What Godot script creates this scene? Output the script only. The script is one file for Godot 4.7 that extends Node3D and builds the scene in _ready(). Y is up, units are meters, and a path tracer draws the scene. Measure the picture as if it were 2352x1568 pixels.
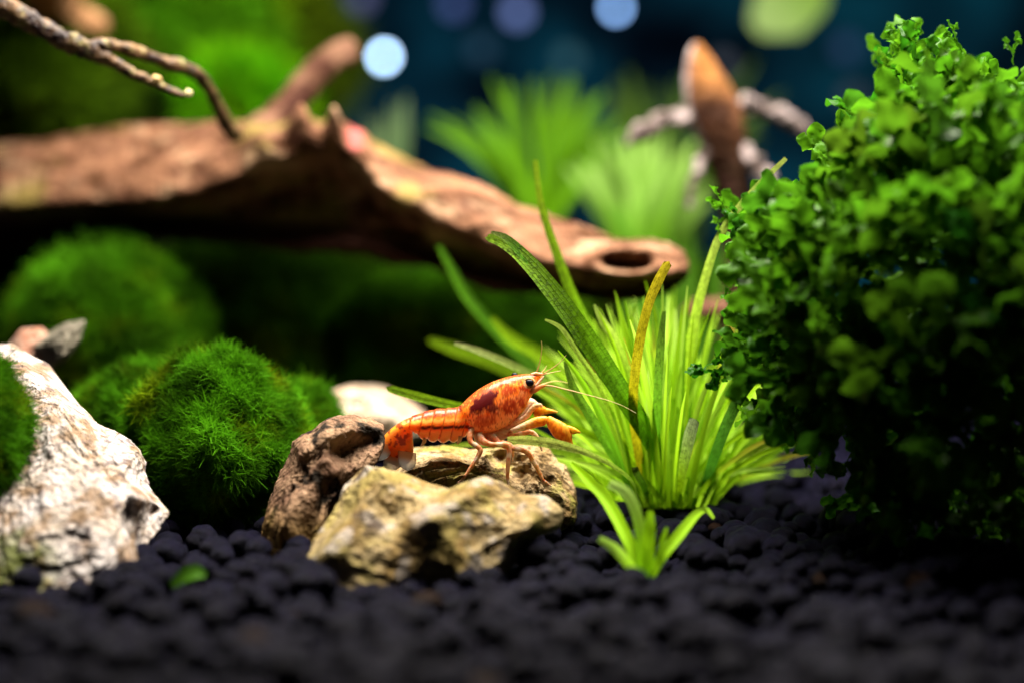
extends Node3D
# A dwarf crayfish on stones in a planted tank, seen through a macro lens. Real size: the crayfish is under 3 cm long.

const FPX := 5880.0          # focal length in the pixels of a 2352 x 1568 picture
const PITCH := 0.0855        # the camera looks down by this much
const EYE := Vector3(0, 0.0653, 0.40)
const CRAY_D := 0.4015
var fwd := Vector3(0, -sin(PITCH), -cos(PITCH))
var upv := Vector3(0, cos(PITCH), -sin(PITCH))
var rng := RandomNumberGenerator.new()
var n1 := FastNoiseLite.new()
var n2 := FastNoiseLite.new()
var ridged := FastNoiseLite.new()
var cellular := FastNoiseLite.new()
var used := {}
var M := {}

func _ready() -> void:
	rng.seed = 7
	# ---- camera, surroundings, lamp, exposure
	var cam := Camera3D.new()
	cam.name = "camera"
	var lens := CameraAttributesPhysical.new()
	lens.frustum_focal_length = 90.0
	lens.frustum_focus_distance = 0.3985
	lens.frustum_near = 0.02
	lens.frustum_far = 20.0
	lens.exposure_aperture = 7.5
	cam.attributes = lens
	add_child(cam)
	cam.position = EYE
	cam.rotation = Vector3(-PITCH, 0, 0)
	cam.current = true
	var env := Environment.new()
	env.background_mode = Environment.BG_COLOR
	env.background_color = Color(0.004, 0.006, 0.010).linear_to_srgb()
	env.tonemap_mode = Environment.TONE_MAPPER_LINEAR
	env.tonemap_exposure = 1.0
	env.sdfgi_enabled = true
	env.ssao_enabled = true
	env.ssil_enabled = true
	var we := WorldEnvironment.new()
	we.name = "surroundings"
	we.environment = env
	add_child(we)
	noises()
	materials()
	tank_lamp(Vector3(0.018, 0.205, -0.036), Vector2(0.20, 0.11), 0.37)
	# ---- large structure
	gravel()
	back_wall()
	far_glints()
	# ---- things
	stones()
	mosses()
	driftwood()
	twig()
	driftwood_stump()
	far_plants()
	grass_plant()
	grass_sprig()
	fern()
	crayfish()
	scraps()

# ------------------------------------------------------------------ helpers
func P(x: float, y: float, d: float) -> Vector3:
	return EYE + fwd * d + Vector3((x - 1176.0) / FPX * d, 0, 0) + upv * ((784.0 - y) / FPX * d)

func ground_d(y: float) -> float:
	return EYE.y * FPX / (cos(PITCH) * (y - 280.0))

func noises() -> void:
	n1.seed = 3; n1.noise_type = FastNoiseLite.TYPE_SIMPLEX_SMOOTH; n1.frequency = 1.0; n1.fractal_type = FastNoiseLite.FRACTAL_FBM; n1.fractal_octaves = 5
	n2.seed = 91; n2.noise_type = FastNoiseLite.TYPE_SIMPLEX_SMOOTH; n2.frequency = 1.0; n2.fractal_type = FastNoiseLite.FRACTAL_FBM; n2.fractal_octaves = 4
	ridged.seed = 17; ridged.noise_type = FastNoiseLite.TYPE_SIMPLEX_SMOOTH; ridged.frequency = 1.0; ridged.fractal_type = FastNoiseLite.FRACTAL_RIDGED; ridged.fractal_octaves = 4
	cellular.seed = 5; cellular.noise_type = FastNoiseLite.TYPE_CELLULAR; cellular.frequency = 1.0; cellular.fractal_type = FastNoiseLite.FRACTAL_NONE
	cellular.cellular_return_type = FastNoiseLite.RETURN_DISTANCE

func numbered(called: String) -> String:
	var k: int = used.get(called, 0)
	used[called] = k + 1
	return called if k == 0 else "%s_%03d" % [called, k]

func thing(called: String, label: String, category: String, at: Vector3, group := "") -> Node3D:
	var o := Node3D.new()
	o.name = numbered(called)
	add_child(o)
	o.position = at
	o.set_meta("label", label)
	o.set_meta("category", category)
	if group != "":
		o.set_meta("group", group)
	return o

func part(called: String, mesh: Mesh, mat: Material, parent: Node, stuff := false) -> MeshInstance3D:
	var o := MeshInstance3D.new()
	o.name = called
	o.mesh = mesh
	o.material_override = mat
	if stuff:
		o.set_meta("kind", "stuff")
	parent.add_child(o, true)
	return o

class Mb:
	var v := PackedVector3Array()
	var c := PackedColorArray()
	var uv := PackedVector2Array()
	var ix := PackedInt32Array()
	var off := Vector3.ZERO
	# rows x (cols + 1) points; with wrap the last column repeats the first
	func grid(p: PackedVector3Array, col: PackedColorArray, uvs: PackedVector2Array, rows: int, cols: int, closed := true) -> void:
		var s := v.size()
		var vol := 0.0
		var mid := Vector3.ZERO
		for q in p:
			mid += q
		mid /= p.size()
		var w := cols + 1
		var fresh := PackedInt32Array()
		for r in rows - 1:
			for k in cols:
				var a := r * w + k
				var b := a + 1
				var e := a + w
				var f := e + 1
				fresh.append_array([a, b, f, a, f, e])
				if closed:
					vol += (p[a] - mid).dot((p[b] - mid).cross(p[f] - mid)) + (p[a] - mid).dot((p[f] - mid).cross(p[e] - mid))
		if vol > 0.0:
			fresh.reverse()
		for k in fresh.size():
			fresh[k] += s
		for q in p:
			v.append(q - off)
		c.append_array(col)
		uv.append_array(uvs)
		ix.append_array(fresh)
	func mesh() -> ArrayMesh:
		var a := []
		a.resize(Mesh.ARRAY_MAX)
		a[Mesh.ARRAY_VERTEX] = v
		a[Mesh.ARRAY_COLOR] = c
		a[Mesh.ARRAY_TEX_UV] = uv
		a[Mesh.ARRAY_INDEX] = ix
		var st := SurfaceTool.new()
		st.create_from_arrays(a)
		st.generate_normals()
		st.index()
		return st.commit()

func builder(off := Vector3.ZERO) -> Mb:
	var b := Mb.new()
	b.off = off
	return b

func spline(p: Array, t: float):
	var n := p.size() - 1
	var x := clampf(t, 0.0, 1.0) * n
	var i := mini(int(x), n - 1)
	var f := x - i
	var a = p[maxi(i - 1, 0)]
	var b = p[i]
	var c = p[i + 1]
	var d = p[mini(i + 2, n)]
	return 0.5 * (2.0 * b + (c - a) * f + (2.0 * a - 5.0 * b + 4.0 * c - d) * f * f + (3.0 * b - a - 3.0 * c + d) * f * f * f)

func lerps(p: Array, t: float):
	var n := p.size() - 1
	var x := clampf(t, 0.0, 1.0) * n
	var i := mini(int(x), n - 1)
	return p[i] + (p[i + 1] - p[i]) * (x - i)

# A round limb through points (world), radii in metres; col(t, a, p) gives the colour
func tube(b: Mb, pts: Array, radii: Array, col: Callable, rows := 24, cols := 10, bump := 0.0, bf := 200.0) -> void:
	var p := PackedVector3Array()
	var cc := PackedColorArray()
	var uv := PackedVector2Array()
	var last := Vector3(0.123, 0.9, 0.4)
	var length := 0.0
	var before: Vector3 = pts[0]
	for r in rows:
		var t := float(r) / (rows - 1)
		var q: Vector3 = spline(pts, t)
		var ahead: Vector3 = spline(pts, minf(t + 0.01, 1.0)) - spline(pts, maxf(t - 0.01, 0.0))
		ahead = ahead.normalized()
		var side := (last - ahead * last.dot(ahead)).normalized()
		last = side
		var other := ahead.cross(side)
		var rad: float = maxf(lerps(radii, t), 1e-6)
		if r == 0 or r == rows - 1:
			rad *= 0.05
		length += q.distance_to(before)
		before = q
		for k in cols + 1:
			var a := TAU * (k % cols) / cols
			var dir := side * cos(a) + other * sin(a)
			var rr := rad
			if bump > 0.0:
				rr *= 1.0 + bump * n1.get_noise_3dv((q + dir * rad) * bf)
			var w := q + dir * rr
			p.append(w)
			cc.append(col.call(t, a, w))
			uv.append(Vector2(float(k) / cols, length * 60.0))
	b.grid(p, cc, uv, rows, cols)

# A ribbon leaf. facing is the way its face looks, fold lifts the edges of a shallow V
func blade(b: Mb, pts: Array, widths: Array, facing: Vector3, fold: float, base: Color, tip: Color, rows := 22, ragged := 0.0) -> void:
	var p := PackedVector3Array()
	var cc := PackedColorArray()
	var uv := PackedVector2Array()
	var length := 0.0
	var before: Vector3 = pts[0]
	var cols := 6
	var salt := rng.randf() * 50.0
	for r in rows:
		var t := float(r) / (rows - 1)
		var q: Vector3 = spline(pts, t)
		var ahead: Vector3 = (spline(pts, minf(t + 0.01, 1.0)) - spline(pts, maxf(t - 0.01, 0.0))).normalized()
		var side := ahead.cross(facing).normalized()
		var out := side.cross(ahead).normalized()
		var w: float = lerps(widths, t)
		length += q.distance_to(before)
		before = q
		for k in cols + 1:
			var u := float(k) / cols * 2.0 - 1.0
			var e := w * u * (1.0 + 0.07 * n1.get_noise_2d(t * 14.0 + salt, u * 2.0))
			var shift := Vector3.ZERO
			if ragged > 0.0 and r >= rows - 2:
				shift = -ahead * ragged * w * (0.5 + 0.9 * absf(n2.get_noise_2d(u * 9.0 + salt, 3.0)) + (u * u)) * (1.0 if r == rows - 1 else 0.3)
			var lift := fold * w * (absf(u) - 0.3) + 0.05 * w * n1.get_noise_2d(t * 20.0, salt + u)
			p.append(q + side * e + out * lift + shift)
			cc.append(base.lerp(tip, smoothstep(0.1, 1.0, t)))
			uv.append(Vector2(u * 0.5 + 0.5, length / 0.010))
	b.grid(p, cc, uv, rows, cols, false)

# Closed body between a top line and a bottom line given in pixels: stations [tx, ty, bx, by, d, half depth, fullness]
func loft(b: Mb, st: Array, col: Callable, rows: int, cols: int, dis: Variant = null) -> void:
	var p := PackedVector3Array()
	var cc := PackedColorArray()
	var uv := PackedVector2Array()
	var n := st.size()
	for r in rows:
		var t := float(r) / (rows - 1)
		var s := []
		for j in 7:
			var line := []
			var i0 := int(minf(t * (n - 1), n - 2))
			for m in 4:
				line.append(float(st[clampi(i0 - 1 + m, 0, n - 1)][j]))
			var f := t * (n - 1) - i0
			s.append(0.5 * (2.0 * line[1] + (line[2] - line[0]) * f + (2.0 * line[0] - 5.0 * line[1] + 4.0 * line[2] - line[3]) * f * f + (3.0 * line[1] - line[0] - 3.0 * line[2] + line[3]) * f * f * f))
		for k in cols + 1:
			var a := TAU * (k % cols) / cols
			var h := (1.0 - cos(a)) * 0.5
			h = pow(h, log(clampf(s[6], 0.2, 0.8)) / log(0.5))
			var z: float = s[5] * signf(sin(a)) * pow(absf(sin(a)), 0.85)
			var x := lerpf(s[0], s[2], h)
			var y := lerpf(s[1], s[3], h)
			var w := P(x, y, s[4] - z)
			if dis != null:
				w = dis.call(w, t, h, z / s[5], x, y, s)
			p.append(w)
			cc.append(col.call(t, h, x, y, w))
			uv.append(Vector2(float(k) / cols, t * 6.0))
	b.grid(p, cc, uv, rows, cols)

func cube_dirs(n: int) -> Array:
	var out := []
	for f in 6:
		var list := PackedVector3Array()
		for i in n + 1:
			for j in n + 1:
				var u := tan((float(i) / n * 2.0 - 1.0) * PI / 4.0)
				var w := tan((float(j) / n * 2.0 - 1.0) * PI / 4.0)
				if i == 0: u = -1.0
				if i == n: u = 1.0
				if j == 0: w = -1.0
				if j == n: w = 1.0
				var d := Vector3(1, u, w)
				if f == 1: d = Vector3(-1, u, w)
				elif f == 2: d = Vector3(u, 1, w)
				elif f == 3: d = Vector3(u, -1, w)
				elif f == 4: d = Vector3(u, w, 1)
				elif f == 5: d = Vector3(u, w, -1)
				list.append(d.normalized())
		out.append(list)
	return out

func ball(b: Mb, n: int, at: Callable, col: Callable) -> void:
	for list in cube_dirs(n):
		var p := PackedVector3Array()
		var cc := PackedColorArray()
		var uv := PackedVector2Array()
		for d in list:
			var w: Vector3 = at.call(d)
			p.append(w)
			cc.append(col.call(d, w))
			uv.append(Vector2(d.x, d.y))
		# orientation: judge by the direction itself
		var out: float = list[0].dot((p[1] - p[0]).cross(p[n + 1] - p[0]))
		var s := b.v.size()
		for q in p:
			b.v.append(q - b.off)
		b.c.append_array(cc)
		b.uv.append_array(uv)
		for i in n:
			for j in n:
				var a := s + i * (n + 1) + j
				if out < 0.0:
					b.ix.append_array([a, a + 1, a + n + 2, a, a + n + 2, a + n + 1])
				else:
					b.ix.append_array([a, a + n + 2, a + 1, a, a + n + 1, a + n + 2])

func mix3(a: Color, b: Color, k: float) -> Color:
	return a.lerp(b, clampf(k, 0.0, 1.0))

func outline_table(poly: Array, cx: float, cy: float) -> PackedFloat32Array:
	var out := PackedFloat32Array()
	for i in 360:
		var a := TAU * i / 360.0
		var dx := cos(a)
		var dy := -sin(a)
		var best := 1.0
		for k in poly.size():
			var p0: Array = poly[k]
			var p1: Array = poly[(k + 1) % poly.size()]
			var ax: float = p0[0] - cx
			var ay: float = p0[1] - cy
			var ex: float = p1[0] - p0[0]
			var ey: float = p1[1] - p0[1]
			var den := dx * ey - dy * ex
			if absf(den) < 1e-9:
				continue
			var t := (ax * ey - ay * ex) / den
			var s := (ax * dy - ay * dx) / den
			if s >= 0.0 and s <= 1.0 and t > best:
				best = t
		out.append(best)
	return out

func reach(table: PackedFloat32Array, a: float) -> float:
	var x := fposmod(a / TAU * 360.0, 360.0)
	var i := int(x)
	return lerpf(table[i % 360], table[(i + 1) % 360], x - i)

func near_line(x: float, y: float, l: Array) -> float:
	var a := Vector2(l[0], l[1])
	var b := Vector2(l[2], l[3])
	var q := Vector2(x, y)
	var k := clampf((q - a).dot(b - a) / maxf((b - a).length_squared(), 1e-6), 0.0, 1.0)
	return q.distance_to(a.lerp(b, k))

# ------------------------------------------------------------------ materials
func noise_tex(freq: float, seed_: int, oct := 5, size := 512, kind := FastNoiseLite.TYPE_SIMPLEX_SMOOTH) -> NoiseTexture2D:
	var t := NoiseTexture2D.new()
	var n := FastNoiseLite.new()
	n.seed = seed_
	n.noise_type = kind
	n.frequency = freq
	n.fractal_octaves = oct
	t.noise = n
	t.width = size
	t.height = size
	t.seamless = true
	return t

func mat(rough: float, spec := 0.5) -> StandardMaterial3D:
	var m := StandardMaterial3D.new()
	m.vertex_color_use_as_albedo = true
	m.albedo_color = Color.WHITE
	m.roughness = rough
	m.metallic_specular = spec
	m.cull_mode = BaseMaterial3D.CULL_DISABLED
	return m

func relief(m: StandardMaterial3D, t: Texture2D, cm: float, scale: float) -> void:
	m.heightmap_enabled = true
	m.heightmap_texture = t
	m.heightmap_scale = cm
	m.uv1_triplanar = true
	m.uv1_scale = Vector3.ONE * scale

func ramp(t: NoiseTexture2D, lo: Color, hi: Color) -> NoiseTexture2D:
	var g := Gradient.new()
	g.set_color(0, lo)
	g.set_color(1, hi)
	t.color_ramp = g
	return t

func materials() -> void:
	M.rock = mat(0.85, 0.15)
	relief(M.rock, noise_tex(0.022, 4, 6), 0.10, 60.0)
	M.rock.albedo_texture = ramp(noise_tex(0.035, 8, 6), Color(0.74, 0.70, 0.67), Color(1, 1, 1))
	M.wood = mat(0.75, 0.15)
	relief(M.wood, noise_tex(0.02, 12, 5), 0.12, 30.0)
	M.twig = mat(0.5, 0.3)
	relief(M.twig, noise_tex(0.02, 13, 4), 0.05, 60.0)
	M.grain = mat(0.5, 0.15)
	relief(M.grain, noise_tex(0.03, 14, 5), 0.05, 90.0)
	# leaf: cells between long veins and cross veins
	var im := Image.create(64, 512, false, Image.FORMAT_RGB8)
	var look := Image.create(64, 512, false, Image.FORMAT_RGB8)
	for y in 512:
		for x in 64:
			var u := x / 64.0
			var lane := int(u * 5.0)
			var yy := y / 512.0 * 11.0 + 0.5 * n1.get_noise_2d(lane * 7.3, y * 0.01) * 1.6 + 0.5 * n2.get_noise_2d(x * 0.05, y * 0.06)
			var cross := absf(fposmod(yy + lane * 0.37, 1.0) - 0.5) * 2.0
			var along := absf(fposmod(u * 5.0, 1.0) - 0.5) * 2.0
			var h := (1.0 - pow(cross, 5.0)) * (1.0 - pow(along, 6.0) * 0.7)
			h = clampf(h + 0.25 * n1.get_noise_2d(x * 0.15, y * 0.15), 0.0, 1.0)
			im.set_pixel(x, y, Color(h, h, h))
			var l := 0.72 + 0.28 * h
			l *= 0.92 + 0.16 * n2.get_noise_2d(x * 0.03, y * 0.012)
			look.set_pixel(x, y, Color(l, l, l * 0.9))
	M.leaf = mat(0.45, 0.16)
	M.leaf.albedo_texture = ImageTexture.create_from_image(look)
	M.leaf.heightmap_enabled = true
	M.leaf.heightmap_texture = ImageTexture.create_from_image(im)
	M.leaf.heightmap_scale = 0.03
	M.leaf.backlight_enabled = true
	M.leaf.backlight = Color(0.95, 0.95, 0.95)
	M.soft = mat(0.5, 0.14)
	M.soft.backlight_enabled = true
	M.soft.backlight = Color(0.95, 0.95, 0.95)
	M.moss = mat(0.7, 0.1)
	M.moss.backlight_enabled = true
	M.moss.backlight = Color(0.8, 0.8, 0.8)
	M.mound = mat(0.9, 0.1)
	M.thallus = mat(0.4, 0.2)
	M.thallus.backlight_enabled = true
	M.thallus.backlight = Color(1, 1, 1)
	M.shell = mat(0.4, 0.22)
	M.shell.clearcoat_enabled = true
	M.shell.clearcoat = 0.3
	M.shell.clearcoat_roughness = 0.2
	M.shell.backlight_enabled = true
	M.shell.backlight = Color(0.6, 0.6, 0.6)
	M.shell.subsurf_scatter_enabled = true
	M.shell.subsurf_scatter_strength = 0.26
	relief(M.shell, noise_tex(0.03, 31, 4), 0.006, 300.0)
	M.feeler = mat(0.4, 0.5)
	M.feeler.backlight_enabled = true
	M.feeler.backlight = Color(0.6, 0.6, 0.6)
	M.fin = mat(0.35, 0.5)
	M.fin.transparency = BaseMaterial3D.TRANSPARENCY_ALPHA
	M.fin.albedo_color = Color(1, 1, 1, 0.62)
	M.eye = StandardMaterial3D.new()
	M.eye.albedo_color = Color(0.008, 0.008, 0.014).linear_to_srgb()
	M.eye.roughness = 0.2
	M.eye.metallic_specular = 0.25
	M.wall = StandardMaterial3D.new()
	M.wall.roughness = 0.95
	M.wall.metallic_specular = 0.05
	M.wall.uv1_triplanar = true
	M.wall.uv1_scale = Vector3.ONE * 2.6
	M.wall.albedo_texture = ramp(noise_tex(0.014, 41, 3), Color(0.001, 0.001, 0.005).linear_to_srgb(), Color(0.010, 0.19, 0.33).linear_to_srgb())
	M.metal = StandardMaterial3D.new()
	M.metal.albedo_color = Color(0.2, 0.2, 0.22)
	M.metal.roughness = 0.4
	M.metal.metallic = 0.8

# ------------------------------------------------------------------ lamp
func tank_lamp(at: Vector3, size: Vector2, energy: float) -> void:
	var o := thing("aquarium_lamp", "slim grey lamp bar with a white glowing face hanging over the tank", "lamp", at)
	var housing := BoxMesh.new()
	housing.size = Vector3(size.x + 0.02, 0.012, size.y + 0.02)
	var h := part("housing", housing, M.metal, o)
	h.position.y = 0.012
	var face := BoxMesh.new()
	face.size = Vector3(size.x, 0.004, size.y)
	var glow := StandardMaterial3D.new()
	glow.albedo_color = Color(0.9, 0.9, 0.9)
	glow.emission_enabled = true
	glow.emission = Color(1, 0.97, 0.92)
	glow.emission_energy_multiplier = 1.5
	var g := part("lamp_diffuser", face, glow, o)
	g.position.y = 0.003
	var l := AreaLight3D.new()
	l.name = "lamp_light"
	l.area_size = size
	l.light_energy = energy
	l.light_color = Color(1.0, 0.965, 0.91)
	l.shadow_enabled = true
	l.area_range = 4.0
	o.add_child(l)
	l.position.y = -0.002
	l.rotation = Vector3(-PI / 2, 0, 0)

# ------------------------------------------------------------------ ground
func hill(x: float, z: float) -> float:
	return 0.0012 * n1.get_noise_2d(x * 25.0, z * 25.0)

func gravel() -> void:
	var bed := Node3D.new()
	bed.name = "gravel_bed"
	bed.set_meta("kind", "structure")
	bed.set_meta("label", "bed of small round near-black aquarium soil granules")
	add_child(bed)
	var sheet := PlaneMesh.new()
	sheet.size = Vector2(1.4, 1.6)
	var sm := StandardMaterial3D.new()
	sm.albedo_color = Color(0.008, 0.008, 0.012).linear_to_srgb()
	sm.roughness = 0.9
	var s := part("soil_layer", sheet, sm, bed)
	s.position = Vector3(0, -0.0045, -0.25)
	s.set_meta("kind", "structure")
	# variants of the granule
	var kinds := []
	for k in 8:
		var b := builder()
		var salt := k * 13.7
		var sq := Vector3(rng.randf_range(0.9, 1.15), rng.randf_range(0.84, 1.0), rng.randf_range(0.9, 1.15))
		var tone := rng.randf_range(0.75, 1.3)
		ball(b, 8, func(d): return d * sq * (1.0 + 0.16 * n1.get_noise_3dv(d * 0.8 + Vector3.ONE * salt) + 0.035 * n2.get_noise_3dv(d * 3.0 + Vector3.ONE * salt)),
			func(d, w): return (Color(0.0092, 0.0086, 0.0225) if k < 7 else Color(0.026, 0.013, 0.009)) * tone * (1.0 + 0.7 * n1.get_noise_3dv(d * 2.0 + Vector3.ONE * salt)))
		kinds.append(b.mesh())
	var spots := []
	var z := 0.13
	var row := 0
	while z > -0.34:
		var d := EYE.z - z
		var half := d * 0.2 + 0.02
		var x := -half + (row % 2) * 0.0020
		while x < half:
			var q := Vector3(x + rng.randf_range(-0.0010, 0.0010), 0, z + rng.randf_range(-0.0010, 0.0010))
			var sz := 0.00205 * rng.randf_range(0.68, 1.2)
			q.y = hill(q.x, q.z) + rng.randf_range(-0.0024, 0.0003) - sz * 0.4
			spots.append([q, sz])
			x += 0.0040
		z -= 0.0037
		row += 1
	# a second, sparse layer on top
	for i in 1700:
		var zz := rng.randf_range(-0.12, 0.13)
		var half := (EYE.z - zz) * 0.2
		var q := Vector3(rng.randf_range(-half, half), 0, zz)
		var sz := 0.0021 * rng.randf_range(0.55, 1.2)
		if n2.get_noise_2d(q.x * 60.0, q.z * 60.0) < -0.08:
			continue
		q.y = hill(q.x, q.z) + sz * 0.75
		var sprig := P(1480, 1318, ground_d(1318))
		if Vector2(q.x - sprig.x, q.z - sprig.z - 0.006).length() < 0.010:
			continue
		spots.append([q, sz])
	# the largest and sharpest ones become pieces of their own
	var order := range(spots.size())
	var score := func(i):
		var q: Vector3 = spots[i][0]
		var dz := (EYE.z - q.z)
		var sx: float = absf(q.x) / dz
		return absf(dz - 0.375) + (1.0 if sx > 0.195 else 0.0) - q.y * 8.0
	order.sort_custom(func(a, b): return score.call(a) < score.call(b))
	var lots := []
	for k in 8:
		lots.append([])
	for j in order.size():
		var spot: Array = spots[order[j]]
		var turn := Basis.from_euler(Vector3(rng.randf_range(-0.5, 0.5), rng.randf() * TAU, rng.randf_range(-0.5, 0.5))).scaled(Vector3.ONE * spot[1])
		var kind := rng.randi() % 7 if rng.randf() > 0.02 else 7
		if j < 300:
			var o := part("granule", kinds[kind], M.grain, bed)
			o.transform = Transform3D(turn, spot[0])
		else:
			lots[kind].append(Transform3D(turn, spot[0]))
	for k in 8:
		copies("granule_mass", kinds[k], M.grain, lots[k], bed)

func copies(called: String, mesh: Mesh, m: Material, list: Array, parent: Node, colors := []) -> void:
	var mm := MultiMesh.new()
	mm.transform_format = MultiMesh.TRANSFORM_3D
	mm.use_colors = colors.size() > 0
	mm.mesh = mesh
	mm.instance_count = list.size()
	for i in list.size():
		mm.set_instance_transform(i, list[i])
		if colors.size() > 0:
			mm.set_instance_color(i, colors[i])
	var o := MultiMeshInstance3D.new()
	o.name = called
	o.multimesh = mm
	o.material_override = m
	o.set_meta("kind", "stuff")
	parent.add_child(o, true)

func back_wall() -> void:
	var box := BoxMesh.new()
	box.size = Vector3(1.4, 0.6, 0.01)
	var o := part("back_wall", box, M.wall, self)
	o.position = Vector3(0, 0.28, -0.54)
	o.set_meta("kind", "structure")
	o.set_meta("label", "mottled dark blue wall behind the tank")

func far_glints() -> void:
	var list := [
		[882, 130, 2.2, Color(0.45, 0.70, 1.0), "brightest pale blue light spot beside the tip of the log's branch stub"],
		[1415, 18, 1.0, Color(0.28, 0.52, 1.0), "second brightest blue light spot, at the upper edge above the middle plants"],
		[1188, 28, 0.33, Color(0.30, 0.42, 1.0), "pale violet light spot between the two blue ones at the upper edge"],
		[752, 22, 0.16, Color(0.2, 0.5, 0.95), "dim blue light spot above the log's branch stub"],
		[830, -6, 0.14, Color(0.40, 0.42, 0.9), "dim violet light spot cut by the upper edge, over the brightest one"],
		[1042, 10, 0.15, Color(0.22, 0.34, 1.0), "dim blue violet light spot between brightest one and the upper edge middle"],
		[450, 0, 0.12, Color(0.5, 0.85, 0.7), "faint greenish light spot over the mossy slope by the upper edge"],
		[1305, 135, 0.07, Color(0.2, 0.65, 0.8), "faint teal light spot over the fan of far grass"],
		[1105, 112, 0.05, Color(0.15, 0.5, 0.9), "faint teal light spot at middle height between log stub and far grass"],
		[1660, 150, 0.05, Color(0.5, 0.6, 0.8), "faint grey light spot behind the tip of the upright driftwood"],
		[1945, 110, 0.06, Color(0.15, 0.35, 0.9), "faint blue light spot between the broad pale leaf and the tall green clump"],
		[1960, 225, 0.04, Color(0.4, 0.5, 0.7), "faint grey light spot behind the arm of the upright driftwood"],
	]
	for a in list:  # far glints and reflections, stood in for by added glowing balls
		var at := P(a[0], a[1], 0.86)
		var o := thing("bokeh_glint", a[4], "light", at, "added glowing balls for far glints")
		var r := 0.0018 if a[2] > 0.9 else 0.0034
		var s := SphereMesh.new()
		s.radius = r
		s.height = 2.0 * r
		s.radial_segments = 16
		s.rings = 8
		var g := StandardMaterial3D.new()
		g.albedo_color = Color(0.05, 0.05, 0.06)
		g.emission_enabled = true
		g.emission = a[3].linear_to_srgb()
		g.emission_energy_multiplier = 9.0 * a[2] * (0.0018 * 0.0018) / (r * r)
		part("glint_ball", s, g, o)
		var l := OmniLight3D.new()
		l.name = "glint_glow"
		l.light_color = a[3]
		l.light_energy = 0.00002 * a[2]
		l.light_size = 0.01
		l.omni_range = 2.0
		l.omni_attenuation = 2.0
		l.shadow_enabled = true
		o.add_child(l)

# ------------------------------------------------------------------ stones
# poly: outline in pixels; d: depth of its middle; front/back: half thickness; lean: how far the top lies back per height
func stone(label: String, poly: Array, d: float, front: float, back: float, lean: float, salt: float, n: int, facets: int, rough: float, ridges: Array, col: Callable, group := "") -> Node3D:
	var cx := 0.0
	var cy := 0.0
	for q in poly:
		cx += q[0]
		cy += q[1]
	cx /= poly.size()
	cy /= poly.size()
	var table := outline_table(poly, cx, cy)
	var mean := 0.0
	for r in table:
		mean += r
	mean /= table.size()
	var cuts := []
	var rr := RandomNumberGenerator.new()
	rr.seed = int(salt * 100.0)
	for i in facets:
		var a := rr.randf() * TAU
		var nz := rr.randf_range(0.25, 0.95)
		var h := sqrt(1.0 - nz * nz)
		cuts.append([Vector3(cos(a) * h, sin(a) * h, nz), rr.randf_range(0.74, 0.93)])
	var base := P(cx, cy, d)
	base.y = 0.0
	var o := thing("stone", label, "stone", base, group)
	var b := builder(base)
	var unit := mean / FPX * d
	ball(b, n, func(dir: Vector3):
		var a := atan2(dir.y, dir.x)
		var s := sqrt(maxf(0.0, 1.0 - dir.z * dir.z))
		var R := reach(table, a)
		var q := pow(s, 0.8)
		var cz := signf(dir.z) * pow(absf(dir.z), 0.8)
		var v := Vector3(q * cos(a), q * sin(a), cz)
		for k in cuts:
			var e: float = v.dot(k[0])
			if e > k[1]:
				v *= k[1] / e
		var nn := dir * 1.6 + Vector3.ONE * salt
		var amp := rough * (0.10 * n1.get_noise_3dv(nn) + 0.05 * (ridged.get_noise_3dv(nn * 1.7) - 0.3) + 0.022 * n2.get_noise_3dv(nn * 6.0) - 0.03 * maxf(0.0, 0.35 - cellular.get_noise_3dv(nn * 4.0) - 1.0 + 0.6))
		var edge := 1.0 - 0.6 * smoothstep(0.75, 1.0, s)
		v *= 1.0 + amp * edge * 1.6
		var x := cx + R * v.x
		var y := cy - R * v.y
		var c := (front if v.z > 0.0 else back) * v.z
		c -= lean * (cy - y) / FPX * d
		for l in ridges:
			var e: float = near_line(x, y, l) / l[4]
			c += l[5] * exp(-e * e) * smoothstep(-0.1, 0.4, v.z)
		return P(x, y, d - c),
		func(dir: Vector3, w: Vector3): return col.call(dir, (w - base) / 0.01, w))
	part("stone_body", b.mesh(), M.rock, o)
	return o

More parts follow.
